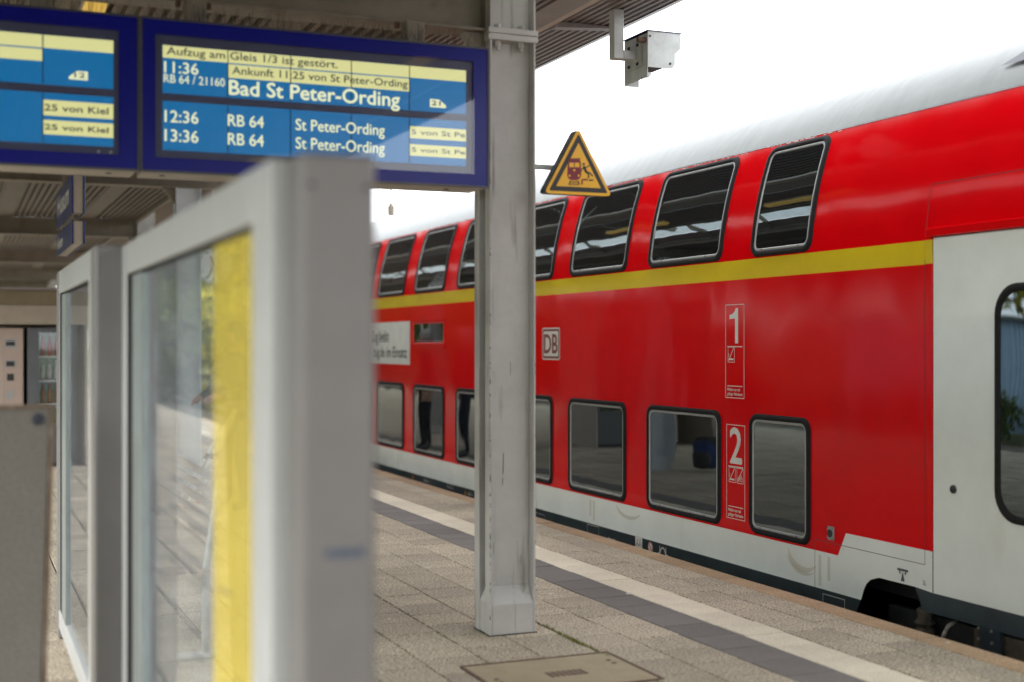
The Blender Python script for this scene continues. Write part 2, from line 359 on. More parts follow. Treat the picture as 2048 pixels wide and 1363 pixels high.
# ================================================================== COACH
XT = 5.25; KT = XT / 5.10                                # side of the coach; heights below were first read at 5.10 m
def zc(z): return HC + (z - HC) * KT
def xp(z): return XT + (.2 / KT * (z - zc(2)) ** 2 if z > zc(2) else 0)
def ty(u, X=XT): return on_x(u, 0, X).y
YF, YN = 24.0, -2.8
ZS, ZA, ZR, ZR2, ZY0, ZY1, ZTOP = [zc(q) for q in (.0153, .254, .404, .404, 2.03, 2.168, 2.97)]
coach = thing('double_deck_coach', (XT + 1.39, 10, -.98), 'red double-deck railway coach with yellow stripe standing at the platform', 'train')
def strip(mb, y0, y1, z0, z1, nz=1, off=0.0, ny=1):
    vs = [(xp(z0 + (z1 - z0) * j / nz) - off, y0 + (y1 - y0) * i / ny, z0 + (z1 - z0) * j / nz) for j in range(nz + 1) for i in range(ny + 1)]
    W = ny + 1
    mb.add(vs, [(j * W + i, (j + 1) * W + i, (j + 1) * W + i + 1, j * W + i + 1) for j in range(nz) for i in range(ny)])
def poly(mb, pts, off=0.0): mb.add([(XT - off, y, z) for y, z in pts], [tuple(range(len(pts)))])
YD = ty(1865); YA = ty(1676); YB = ty(1692)
red = MB()
poly(red, [(YF, ZA), (YA, ZA), (YB, ZR), (YD, ZR), (YD, ZY0), (YF, ZY0)])
strip(red, YD, YF, ZY1, ZTOP, 16); 
strip(red, YN, YD, zc(2.235), ZTOP, 16)
red.build('side_wall', M_RED, coach, smooth=True, fixn=False)
st = MB(); strip(st, YD, YF, ZY0, ZY1, 3); st.build('yellow_stripe', M_YEL, coach, smooth=True, fixn=False)
Pz = lambda u, v: (ty(u), on_x(u, v, XT).z)
wl = MB()
arch = [Pz(1715, 1217), Pz(1728, 1175), Pz(1741, 1158), Pz(1758, 1154), Pz(1795, 1163), Pz(1830, 1172), Pz(1836, 1190)]
aL = [Pz(1715, 1217), Pz(1728, 1177), Pz(1733, 1166), Pz(1741, 1158), Pz(1758, 1154), Pz(1830, 1172)]
# white lower panel, cut out over the bogie
poly(wl, [(YF, ZS), (aL[1][0] + .03, ZS), aL[1], aL[2], aL[3], aL[4], aL[5], (YD, zc(.17)), (YD, ZR - .0), (YB, ZR), (YA, ZA), (YF, ZA)])
wl.build('white_panel', M_WHT, coach, fixn=False)
sk = MB(); poly(sk, [(YF, -.45), (aL[0][0] + .16, -.45), aL[0], (aL[1][0] + .03, ZS), (YF, ZS)])
sk.build('skirt', M_SKIRT, coach, fixn=False)
sk2 = MB(); poly(sk2, [aL[5], (ty(1846), zc(.054)), (YN, zc(.054)), (YN, zc(.17)), (YD, zc(.17))]); sk2.build('end_skirt', M_SKIRT, coach, fixn=False)
# door with oblong window, header rail and opener
door = MB().box(XT - .006, XT + .03, 4.05, YD - .012, zc(.17), zc(2.178)).build('door', M_WHT, coach, bevel=.004)
ew = MB().box(XT, XT + .03, YN, 4.04, zc(.17), zc(2.178)).build('end_wall_panel', M_WHT, coach)
MB().box(XT - .03, XT + .01, YN, YD + .03, zc(2.182), zc(2.234)).build('header_rail', M_RED, coach, bevel=.008)
MB().box(XT - .012, XT + .004, YD - .008, YD + .045, ZR + .002, zc(2.176)).build('door_post', M_RED, coach, bevel=.004)
MB().box(XT - .0135, XT + .002, YD - .0085, YD + .0455, ZY0, ZY1).build('stripe_end', M_YEL, coach, bevel=.004)
def rrect(y0, y1, z0, z1, r, n=7):
    pts = []
    for cx, cz, a0 in ((y1 - r, z1 - r, 0), (y0 + r, z1 - r, 90), (y0 + r, z0 + r, 180), (y1 - r, z0 + r, 270)):
        for i in range(n + 1):
            a = R(a0 + 90 * i / n); pts.append((cx + r * math.cos(a), cz + r * math.sin(a)))
    return pts
def dens(pts, k=.12):       # subdivide long straight runs so that frames follow the curved side
    out = []
    for i, p in enumerate(pts):
        q = pts[(i + 1) % len(pts)]; L_ = math.hypot(q[0] - p[0], q[1] - p[1]); m = max(1, int(L_ / k))
        out += [(p[0] + (q[0] - p[0]) * j / m, p[1] + (q[1] - p[1]) * j / m) for j in range(m)]
    return out
def ring(o_, i_, off0, off1, name, m, parent):
    O, I = dens(rrect(*o_)), None
    cy, cz = (o_[0] + o_[1]) / 2, (o_[2] + o_[3]) / 2
    sy, sz = (i_[1] - i_[0]) / (o_[1] - o_[0]), (i_[3] - i_[2]) / (o_[3] - o_[2]); cy2, cz2 = (i_[0] + i_[1]) / 2, (i_[2] + i_[3]) / 2
    I = [(cy2 + (y - cy) * sy, cz2 + (z - cz) * sz) for y, z in O]
    e = .3
    mid1 = [(a[0] * .75 + b[0] * .25, a[1] * .75 + b[1] * .25) for a, b in zip(O, I)]; mid2 = [(a[0] * .25 + b[0] * .75, a[1] * .25 + b[1] * .75) for a, b in zip(O, I)]
    n = len(O); vs = []
    for L_, off in ((O, off0), (mid1, off1), (mid2, off1), (I, off0)): vs += [(xp(z) - off, y, z) for y, z in L_]
    fs = [(k * n + i, k * n + (i + 1) % n, (k + 1) * n + (i + 1) % n, (k + 1) * n + i) for k in range(3) for i in range(n)]
    return MB().add(vs, fs).build(name, m, parent, smooth=True)
def pane(i_, off, name, m, parent):
    y0, y1, z0, z1, r = i_; nz = 14; zz = []
    for j in range(nz + 1):
        t = j / nz; zz.append(z0 + (z1 - z0) * (.5 - .5 * math.cos(math.pi * t)))
    vs = []
    for z in zz:
        e = min(z - z0, z1 - z); ins = 0 if e >= r else r - math.sqrt(max(0, r * r - (r - e) ** 2))
        vs += [(xp(z) - off, y0 + ins, z), (xp(z) - off, y1 - ins, z)]
    return MB().add(vs, [(2 * j, 2 * j + 2, 2 * j + 3, 2 * j + 1) for j in range(nz)]).build(name, m, parent, smooth=True, fixn=False)
def sh(b, d): return (b[0] + d, b[1] - d, b[2] + d, b[3] - d, max(.02, b[4] - d))
def coach_window(y0, y1, z0, z1, upper):
    b = (y0, y1, z0, z1, .085)
    s_ = ring(b, sh(b, .042), .001, .018, 'window', G_RUBBER, coach)
    b2 = sh(b, .038); ring(b2, sh(b2, .022), .004, .011, 'frame', M_WFRAME, s_)
    b3 = sh(b2, .017); pane(b3, .0055, 'pane', M_PANE, s_)
    for k in (.2, .8):
        MB().cyl((xp(z0 + .050) - .013, y0 + (y1 - y0) * k, z0 + .050), (xp(z0 + .050) - .008, y0 + (y1 - y0) * k, z0 + .050), .006, n=8).build('screw', G_DARK, s_)
LW = [(1500, 1622), (1295, 1443), (1138, 1253), (1000, 1106), (913, 985), (828, 889), (754, 808)]
ys = [(ty(b), ty(a)) for a, b in LW]
for y0, y1 in ys:
    coach_window(y0, y1, zc(.268), zc(1.10), False); coach_window(y0, y1, zc(2.176), zc(2.952), True)
y = ys[-1][1]
while y + 1.5 < YF - 1.0:
    coach_window(y + .32, y + 1.42, zc(.268), zc(1.10), False); coach_window(y + .32, y + 1.42, zc(2.176), zc(2.952), True); y += 1.45
# door glass
dt, db = on_x(2036, 566, XT).z, on_x(2036, 1048, XT).z; dl = ty(1992)
b = (dl - .80, dl, db, dt, .16)
dw = ring(b, sh(b, .045), .008, .022, 'door_window', G_RUBBER, door)
pane(sh(b, .04), .0095, 'door_pane', M_PANE, door)
c = on_x(1909, 977, XT)
MB().lathe((XT - .012, c.y, c.z), [(.022, .006), (.022, -.004), (.012, -.008)], 16, 'x').build('lock', G_DARK, door)
MB().lathe((XT - .0075, c.y, c.z), [(.027, .002), (.027, -.002)], 16, 'x').build('lock_plate', G_BOLT, door)
# roof
rf = MB(); n = 14; prof = []
B = [(xp(ZTOP), ZTOP), (5.42 * KT, zc(3.27)), (5.85 * KT, zc(3.54)), (6.49 * KT, zc(3.56))]
for i in range(n + 1):
    t = i / n; q = [(1 - t) ** 3, 3 * t * (1 - t) ** 2, 3 * t * t * (1 - t), t ** 3]
    prof.append((sum(a * p[0] for a, p in zip(q, B)), sum(a * p[1] for a, p in zip(q, B))))
prof += [(12.98 * KT - p[0], p[1]) for p in prof[-2::-1]]
prof = [(prof[0][0] + .001, ZTOP + .002)] + prof[1:]
vs = []; NY = 60
for i in range(NY + 1):
    yy = YN + (YF - YN) * i / NY; vs += [(p[0] + random.gauss(0, .0008), yy, p[1] + random.gauss(0, .0012)) for p in prof]
W = len(prof)
rf.add(vs, [(i * W + j, i * W + j + 1, (i + 1) * W + j + 1, (i + 1) * W + j) for i in range(NY) for j in range(W - 1)])
rf_o = rf.build('roof', M_ROOF, coach, smooth=True)
gut = MB()
for z0, z1 in ((ZTOP - .004, ZTOP + .006),):
    gut.add([(xp(ZTOP) - .006, YN, z0), (xp(ZTOP) - .006, YF, z0), (xp(ZTOP) + .01, YF, z1), (xp(ZTOP) + .01, YN, z1)], [(0, 1, 2, 3)])
gut.build('roof_seam', M_WFRAME, coach)
# roof ventilation hatch near the door end
def roof_pt(t, y, lift):
    q = [(1 - t) ** 3, 3 * t * (1 - t) ** 2, 3 * t * t * (1 - t), t ** 3]
    return (sum(a * p[0] for a, p in zip(q, B)) - lift * .8, y, sum(a * p[1] for a, p in zip(q, B)) + lift * .6)
yv = on_x(2011, 140, 5.40 * KT).y
def vent_poly(name, m, t0, t1, dy, inset, lift, parent):
    return MB().add([roof_pt(t0, yv - inset, lift), roof_pt(t0, yv - 1.8, lift), roof_pt((t0 + t1) / 2, yv - 1.8, lift), roof_pt(t1, yv - 1.8, lift), roof_pt(t1, yv - dy, lift), roof_pt((t0 + t1) / 2, yv - dy * .5 - inset * .5, lift)], [(0, 1, 2, 5), (5, 2, 3, 4)]).build(name, m, parent)
vent = vent_poly('roof_vent', mat('roof_vent_dark', (.012, .016, .03), .4), .165, .36, .30, 0, .018, coach)
vent_poly('vent_flap', mat('roof_vent_flap', (.10, .11, .12), .4), .215, .34, .33, .14, .026, vent)
# far side, ends, underframe
fs_ = MB().box(XT + 2.54, XT + 2.58, YN, YF, -.4, zc(2.93)).build('far_side_wall', M_RED, coach)
endp = [(x_ * KT, zc(z_)) for x_, z_ in ((5.11, -.40), (7.86, -.40), (7.86, 2.05), (7.66, 2.95), (7.2, 3.25), (6.49, 3.48), (5.8, 3.25), (5.32, 2.95), (5.11, 2.05))]
MB().prism(endp, YF - .04, YF - .002, 'y').build('end_wall', M_RED, coach)
MB().prism(endp, YN + .002, YN + .04, 'y').build('end_wall', M_RED, coach)
MB().box(5.55, 7.8, YN + .1, YF - .1, -.5, -.02).build('underframe', G_DARK, coach)
MB().box(XT + .02, 5.54, YN + .05, aL[1][0] - .2, .19, .26).build('floor_sill', G_DARK, coach)
# bogie under the door end
MB().box(XT + .30, XT + .32, 3.0, 8.5, -.9, zc(.30)).build('arch_shade_plate', mat('arch_shade_black', (.008, .008, .008), .9), coach)  # added black plate, stands in for the shade inside the bogie arch
bog = MB().box(5.64, 7.64, 3.2, 7.2, -.58, -.17).build('bogie', G_DARK, coach, bevel=.02)
for yy in (6.55, 4.1):
    wh = MB().lathe((5.90, yy, -.42), [(.10, -.06), (.44, -.06), (.46, .0), (.41, .03), (.41, .07), (.1, .08)], 28, 'x').build('wheel', G_DARK, bog, smooth=False)
p = on_x(1834, 1225, XT + .12)
sp = MB()
for k in range(5): sp.lathe((XT + .18, p.y, p.z - .28 + k * .055), [(.05, -.02), (.066, 0), (.05, .02)], 16)
sp.cyl((XT + .18, p.y, p.z - .3), (XT + .18, p.y, p.z + .0), .045); sp.lathe((XT + .18, p.y, p.z + .0), [(.05, 0), (.05, .02), (.02, .04)], 14)
sp.build('air_spring', mat('dirty_cast_steel', (.095, .080, .062), .8, .1, .35, 20), bog, smooth=False)
a, b_, c_ = on_x(1885, 1275, XT + .05), on_x(1897, 1250, XT + .07), on_x(1915, 1240, XT + .2)
MB().tube([(a.x, a.y, a.z - .12), a, (a.x + .01, (a.y + b_.y) / 2, (a.z + b_.z) / 2 + .006), b_, c_], .012).build('air_hose', mat('grey_hose', (.34, .32, .28), .6), bog, smooth=True)
q0, q1 = on_x(1958, 1250, XT + .10), on_x(2000, 1300, XT + .10)
br = MB().box(XT + .10, XT + .12, q1.y, q0.y, q1.z - .15, q0.z).build('bracket', mat('blue_grey_bracket', (.035, .05, .065), .5, .2), bog)
for (uu, vv) in ((1958, 1254), (1984, 1261), (1958, 1276), (1985, 1285)):
    t = on_x(uu, vv, XT + .10); MB().cyl((t.x - .008, t.y, t.z), (t.x + .004, t.y, t.z), .009, n=6).build('bolt', G_BOLT, bog)
box('damper_beam', mat('dirty_cast_steel', (.05, .043, .036)), bog, XT + .14, XT + .24, 3.5, 6.0, -.19, -.05)
box('equalizer', G_DARK, bog, XT + .25, XT + .38, 3.0, 6.9, -.30, -.08)
# the printed marks: class panels
def outline(name, y0, y1, z0, z1, t, m, parent, X):
    mb = MB()
    for b in ((y0, y1, z0, z0 + t), (y0, y1, z1 - t, z1), (y0, y0 + t, z0 + t, z1 - t), (y1 - t, y1, z0 + t, z1 - t)):
        mb.add([(X, b[0], b[2]), (X, b[0], b[3]), (X, b[1], b[3]), (X, b[1], b[2])], [(0, 1, 2, 3)])
    return mb.build(name, m, parent, fixn=False)
def rectp(y0, y1, z0, z1, X): return MB().add([(X, y0, z0), (X, y0, z1), (X, y1, z1), (X, y1, z0)], [(0, 1, 2, 3)])
def bar2(mb, p, q, wd, X):
    d = Vector((q[0] - p[0], q[1] - p[1])); nrm = Vector((-d.y, d.x)).normalized() * wd / 2
    mb.add([(X, p[0] - nrm.x, p[1] - nrm.y), (X, p[0] + nrm.x, p[1] + nrm.y), (X, q[0] + nrm.x, q[1] + nrm.y), (X, q[0] - nrm.x, q[1] - nrm.y)], [(0, 1, 2, 3)])
XD = XT - .0022
def pict_box(parent, yc, z, s, bike):
    outline('pictogram_frame', yc - s / 2, yc + s / 2, z, z + s * 1.25, .004, M_DECAL, parent, XD)
    mb = MB(); L_ = lambda a, b: (yc + s / 2 - a * s, z + b * s * 1.25)
    bar2(mb, L_(.12, .1), L_(.88, .95), .006, XD - .0004)
    if bike:
        for cx in (.3, .72):
            prev = None
            for i in range(13):
                a = 6.283 * i / 12; q = L_(cx + .16 * math.cos(a), .26 + .13 * math.sin(a))
                if prev: bar2(mb, prev, q, .004, XD - .0008)
                prev = q
        for a, b in (((.3, .26), (.5, .3)), ((.5, .3), (.66, .52)), ((.3, .26), (.42, .52)), ((.42, .52), (.66, .52)), ((.66, .55), (.72, .26))): bar2(mb, L_(*a), L_(*b), .004, XD - .0008)
    else:
        bar2(mb, L_(.15, .2), L_(.85, .2), .012, XD - .0008); bar2(mb, L_(.15, .35), L_(.15, .6), .004, XD - .0008)
    mb.build('pictogram', M_DECAL, parent, fixn=False)
def class_panel(num, uL, uR, zt, zb, bike):
    y1, y0 = ty(uL), ty(uR); wd = y1 - y0
    pn = outline('class_panel', y0, y1, zb, zt, .005, M_DECAL, coach, XD)
    h = zt - zb
    if num == '2': text(num, M_DECAL, pn, (XD, y1 - wd * .2, zt - h * .405), wd * .62, h * .365, 'x-', bold=.006)
    else:
        W_ = wd * .46; H_ = h * .37; yl, zl_ = y1 - wd * .22, zt - h * .41
        MB().add([(XD, yl - a * W_, zl_ + b_ * H_) for a, b_ in ((.64, 0), (1, 0), (1, 1), (.72, 1), (.60, .90), (.35, .83), (0, .80), (0, .68), (.64, .70))], [tuple(range(9))]).build('lettering', M_DECAL, pn, fixn=False)
    mb = MB(); bar2(mb, (y0 + wd * .1, zt - h * .445), (y1 - wd * .1, zt - h * .445), .007, XD); bar2(mb, (y0 + wd * .1, zb + h * .13), (y1 - wd * .1, zb + h * .13), .006, XD)
    mb.build('rule', M_DECAL, pn, fixn=False)
    pict_box(pn, y1 - wd * .31, zt - h * .615, wd * .36, False)
    if bike: pict_box(pn, y1 - wd * .74, zt - h * .615, wd * .36, True)
    text('Mitfahrt nur mit', M_DECAL, pn, (XD, y1 - wd * .1, zb + h * .078), wd * .68, h * .030, 'x-', bold=.0008)
    text('gültiger Fahrkarte', M_DECAL, pn, (XD, y1 - wd * .1, zb + h * .030), wd * .80, h * .030, 'x-', bold=.0008)
class_panel('1', 1451.5, 1489, zc(1.857), zc(1.196), False)
class_panel('2', 1453.5, 1490.5, zc(1.008), zc(.336), True)
# railway emblem
def rr_fill(y0, y1, z0, z1, r, X): return MB().add([(X, y, z) for y, z in rrect(y0, y1, z0, z1, r, 4)], [tuple(range(20))])
M_DRED = mat('emblem_dark_red', (.17, .02, .015), .4, 0, .05, 8)
ey1, ey0 = ty(1085), ty(1120); et, eb = on_x(1102, 656, XT).z, on_x(1102, 718, XT).z
em = rr_fill(ey0, ey1, eb, et, .025, XD).build('emblem', M_DECAL, coach, fixn=True)
rr_fill(ey0 + .012, ey1 - .012, eb + .012, et - .012, .02, XD - .0006).build('emblem_field', M_DRED, em)
rr_fill(ey0 + .034, ey1 - .034, eb + .034, et - .034, .012, XD - .0012).build('emblem_white', M_DECAL, em)
text('DB', M_DRED, em, (XD - .0018, ey1 - .05, eb + .066), (ey1 - ey0) - .10, (et - eb) - .132, 'x-', bold=.006)
# white notice and small hopper window
ny0, ny1 = ty(820), ty(640); nzt, nzb = 1.58 + .049 * 5.1 * .93, 1.58 - .052 * 5.1
t0, t1 = on_x(819, 643, XT).z, on_x(819, 728, XT).z
no = rectp(ny0, ny1, t1, t0, XD).build('notice', mat('white_notice', (.62, .64, .62), .4), coach, fixn=False)
text('Zug bleibt', M_SBLACK, no, (XD - .001, ty(742), on_x(778, 682, XT).z), ty(742) - ty(778), .135, 'x-', bold=.003)
text('zug.de im Einsatz', M_SBLACK, no, (XD - .001, ty(746), on_x(790, 713, XT).z), ty(746) - ty(814), .135, 'x-', bold=.003)
hz0, hz1 = on_x(860, 688, XT).z, on_x(860, 643, XT).z
b = (ty(890), ty(827), hz0, hz1, .02)
hw = ring(b, sh(b, .03), .002, .012, 'hopper_window', M_RED, coach); pane(sh(b, .028), .005, 'pane', M_PANE, hw)
MB().box(XT - .02, XT, b[0] - .02, b[1] + .02, hz1 + .005, hz1 + .02).build('drip_rail', M_RED, hw); MB().box(XT - .02, XT, b[0] - .02, b[1] + .02, hz0 - .03, hz0 - .015).build('drip_rail', M_RED, hw)
# socket, seams, small marks
s0 = on_x(1663, 1065, XT)
so = MB().box(XT - .012, XT, s0.y - .035, s0.y + .035, s0.z - .045, s0.z + .045).build('socket', M_WFRAME, coach, bevel=.005)
MB().lathe((XT - .013, s0.y, s0.z), [(.026, .0), (.026, -.004), (.014, -.003)], 18, 'x').build('socket_hole', G_DARK, so)
for a in (-1, 1):
    for c in (-1, 1): MB().cyl((XT - .013, s0.y + a * .027, s0.z + c * .037), (XT - .016, s0.y + a * .027, s0.z + c * .037), .004, n=6).build('screw', G_DARK, so)
sm = MB(); S = lambda *a: bar2(sm, Pz(*a[:2]), Pz(*a[2:]), .004, XT - .0011)
S(1630, 1077, 1630, 1172); S(1630, 1077, 1850, 1128); S(1850, 1128, 1850, 520); 
sm.build('panel_seam', mat('seam_line', (.09, .03, .03), .7), coach, fixn=False)
sm2 = MB()
def curved_bar(y0, z0, y1, z1, wd, n=8):
    for i in range(n):
        a, c = i / n, (i + 1) / n; ya, za, yb, zb = y0 + (y1 - y0) * a, z0 + (z1 - z0) * a, y0 + (y1 - y0) * c, z0 + (z1 - z0) * c
        if abs(y1 - y0) > abs(z1 - z0): sm2.add([(xp(za) - .001, ya, za - wd), (xp(zb) - .001, yb, zb - wd), (xp(zb + wd) - .001, yb, zb + wd), (xp(za + wd) - .001, ya, za + wd)], [(0, 1, 2, 3)])
        else: sm2.add([(xp(za) - .001, ya - wd, za), (xp(za) - .001, ya + wd, za), (xp(zb) - .001, yb + wd, zb), (xp(zb) - .001, yb - wd, zb)], [(0, 1, 2, 3)])
yq = ty(1850)
curved_bar(yq, zc(2.24), yq, zc(2.49), .0022); curved_bar(yq, zc(2.49), YN, zc(2.49), .0022, 2)
sm2.build('panel_seam', MATS['seam_line'], coach, fixn=False)
mk = M_DECAL
def skirt_rect(ua, va, ub, vb, nm='skirt_mark'): 
    a, b = Pz(ua, va), Pz(ub, vb); outline(nm, min(a[0], b[0]), max(a[0], b[0]), b[1], a[1], .004, mk, coach, XD)
skirt_rect(1646, 1185, 1690, 1217); skirt_rect(1175, 1046, 1198, 1072); skirt_rect(1071, 1023, 1090, 1040); skirt_rect(894, 964, 907, 977)
for (u_, v_, t_, wpx, cp) in ((1217, 1078, 'Hamm', 14, .03), (1073, 1036, '80-35 321', 15, .022), (848, 961, 'Rev', 10, .03), (896, 973, 'R 52', 9, .022), (770, 944, 'DABpbzfa 763', 24, .02), (936, 988, '36 t', 10, .03)):
    a = Pz(u_, v_); b = Pz(u_ + wpx, v_); text(t_, mk, coach, (XD, a[0], a[1]), a[0] - b[0], cp, 'x-')
a = Pz(1271, 1093); b = Pz(1285, 1075)
pl = rectp(b[0], a[0], a[1] - .01, b[1], XD).build('data_plate', mk, coach, fixn=False)
mb = MB()
for k in (.3, .7):
    yy = a[0] + (b[0] - a[0]) * k
    for g in ((-.025, -.02), (.025, -.02), (0, .04)): bar2(mb, (yy, a[1] + .04), (yy + g[0], a[1] + .04 + g[1]), .006, XD - .001)
mb.build('data_mark', M_SBLACK, pl, fixn=False)
c = Pz(1301, 1093); mb = MB()
def circ(mb, cy, cz, r0, r1, X, n=20):
    vs = [(X, cy + r * math.cos(6.283 * i / n), cz + r * math.sin(6.283 * i / n)) for r in (r0, r1) for i in range(n)]
    mb.add(vs, [(i, (i + 1) % n, n + (i + 1) % n, n + i) for i in range(n)])
circ(mb, c[0], c[1], .001, .044, XD); disc = mb.build('round_mark', mk, coach, fixn=False)
mb = MB(); circ(mb, c[0], c[1], .034, .042, XD - .0006); bar2(mb, (c[0] + .02, c[1] + .02), (c[0] - .02, c[1] - .02), .01, XD - .0006); mb.build('ring_mark', mat('mark_red', (.4, .02, .02)), disc, fixn=False)
c = Pz(1326, 1102); mb = MB()
vs = [(XD, c[0] + r * math.cos(R(a)), c[1] - .012 + r * math.sin(R(a))) for r in (.036, .048) for a in range(0, 181, 15)]
mb.add(vs, [(i, i + 1, 14 + i, 13 + i) for i in range(12)])
for s in (-1, 1): bar2(mb, (c[0] + s * .05, c[1] + .04), (c[0] + s * .05, c[1] - .02), .008, XD); bar2(mb, (c[0] + s * .04, c[1] - .02), (c[0] + s * .085, c[1] - .02), .01, XD - .0005)
mb.build('brake_mark', mk, coach, fixn=False)
for (u_, v_) in ((826, 952), (931, 983)):
    c = Pz(u_, v_); MB().add([(XD, c[0] - .035, c[1] - .025), (XD, c[0] + .035, c[1] - .025), (XD, c[0], c[1] + .035)], [(0, 1, 2)]).build('warning_mark', mat('mark_orange', (.55, .22, .02)), coach, fixn=False)
c = Pz(1806, 1148); mb = MB(); M_DK = mat('mark_slate', (.05, .06, .07), .5)
bar2(mb, (c[0] + .05, c[1] + .028), (c[0] - .05, c[1] + .028), .014, XD)
for s in (-.03, .03): bar2(mb, (c[0] + s, c[1] + .021), (c[0] + s * .7, c[1] + .004), .012, XD - .0004)
mb.add([(XD, c[0] - .018, c[1] - .04), (XD, c[0] + .018, c[1] - .04), (XD, c[0], c[1] + .021)], [(0, 1, 2)]); mb.build('lifting_mark', M_DK, coach, fixn=False)
a = Pz(1846, 1168); text('2L', M_DK, coach, (XD, a[0], a[1]), .03, .028, 'x-')
# scraped paint along the roof edge above the windows
for (y0, y1) in ys[:6]:
    ch = MB()
    for k in range(26):
        t = random.betavariate(1, 2.2); yy = y0 - .12 + (y1 - y0 + .15) * random.random(); l_ = random.uniform(.01, .07); z_ = zc(2.957) + random.uniform(-.003, .008); h = random.uniform(.001, .005)
        ch.add([(xp(z_) - .0025, yy, z_), (xp(z_ + h) - .0025, yy + l_ * .2, z_ + h), (xp(z_ + h) - .0025, yy + l_, z_ + h), (xp(z_) - .0025, yy + l_ * .8, z_)], [(0, 1, 2, 3)])
    ch.build('scraped_paint', M_DECAL, coach, fixn=False)['kind'] = 'stuff'

# ================================================================== CANOPY
CY = [6.77 + 7.6 * k for k in range(7)]; CY[1] = 14.75; CY[2] = 22.0
can = thing('platform_canopy', (.5, 20, 0), 'platform canopy of corrugated roof sheets on beige crossbeams with a glazed strip', 'canopy')
ZD = 3.545; ZE = 3.955
def deck(xa, xb, ya, yb, z, pitch, h, name, m):
    pts = []; x = xa
    while x < xb - 1e-6:
        for fx, fz in ((0, 0), (.42, 0), (.55, h), (.87, h)):
            pts.append((x + fx * pitch, z + fz))
        x += pitch
    pts.append((min(x, xb), z)); n = len(pts)
    vs = [(p[0], yy, p[1]) for yy in (ya, yb) for p in pts]
    return MB().add(vs, [(i, i + 1, n + i + 1, n + i) for i in range(n - 1)]).build(name, m, can, fixn=False)
edges = [-24, -15.8, -8.4, -.85] + CY + [57]
for a, b in zip(edges, edges[1:]):
    deck(-3.0, 2.62, a + .002, b - .002, ZD, .080, .034, 'roof_deck', M_DECK)
    deck(4.07, 4.60, a + .002, b - .002, ZE, .060, .026, 'edge_roof_deck', M_DECK2)
    n = max(2, int((b - a) / 1.25)); s = (b - a) / n
    for i in range(n):
        y0, y1 = a + i * s + .02, a + (i + 1) * s - .02
        MB().prism([(2.832, ZD + .23), (3.08, ZE - .03), (3.08, ZE - .023), (2.832, ZD + .237)], y0, y1, 'y').build('skylight_pane', G_SKYL, can)
        MB().box(3.752, 3.994, y0 - .02, y1 + .02, ZE - .035, ZE - .028).build('ceiling_panel', mat('pale_ceiling_panel', (.34, .35, .34), .6), can)
        MB().prism([(2.66, ZD + .105), (2.83, ZD + .205), (2.83, ZD + .212), (2.66, ZD + .112)], y0, y1, 'y').build('flashing', M_DECK2, can)
        MB().prism([(2.66, ZD + .06), (3.08, ZE - .085), (3.08, ZE - .02), (2.66, ZD + .125)], y0 - .038, y0 - .002, 'y').build('glazing_bar', G_BEAM, can)
    deck(3.13, 3.75, a + .002, b - .002, ZE - .05, .062, .036, 'inner_roof_deck', M_DECK2)
    for yq_ in (2.1, 5.9): MB().prism([(4.06, ZE - .05), (4.58, ZE - .012), (4.58, ZE - .002), (4.06, ZE - .002)], a + yq_, a + yq_ + .09, 'y').build('cross_bar', M_DECK2, can)
ya, yb = edges[0], edges[-1]
box('purlin', G_BEAM, can, 3.085, 3.125, ya, yb, ZE - .10, ZE - .012)
box('purlin', G_BEAM, can, 2.60, 2.655, ya, yb, ZD - .05, ZD + .128)
MB().box(3.995, 4.055, ya, yb, ZE - .03, ZE + .06).build('purlin', mat('pale_purlin_paint', (.56, .53, .46), .5, 0, .1, 4), can)
MB().prism([(4.605, ZE), (4.70, ZE + .03), (4.70, ZE + .15), (4.68, ZE + .15), (4.68, ZE + .05), (4.605, ZE + .03)], ya, yb, 'y').build('eaves_gutter', M_DECK2, can)
MB().prism([(-3.09, ZD + .05), (-3.0, ZD + .02), (-3.0, ZD + .05), (-3.07, ZD + .07), (-3.07, ZD + .17), (-3.09, ZD + .17)], ya, yb, 'y').build('eaves_gutter', M_DECK2, can)
# flat cover strips under the left deck
for xs_ in (.55, 1.75): box('cover_strip', M_DECK, can, xs_, xs_ + .22, ya, yb, ZD - .012, ZD - .003)
for yy in edges[1:-1]:
    yc = yy
    mb = MB(); z0, z1 = 3.272, 3.535; fl = .095
    mb.box(-2.95, 2.648, yc - fl, yc + fl, z0, z0 + .016); mb.box(-2.95, 2.648, yc - fl, yc + fl, z1 - .016, z1); mb.box(-2.95, 2.648, yc - .006, yc + .006, z0 + .016, z1 - .016)
    mb.build('crossbeam', G_BEAM, can, bevel=.003)
    box('rafter', G_BEAM, can, 2.5, 4.65, yc - .05, yc + .05, ZE + .10, ZE + .22)

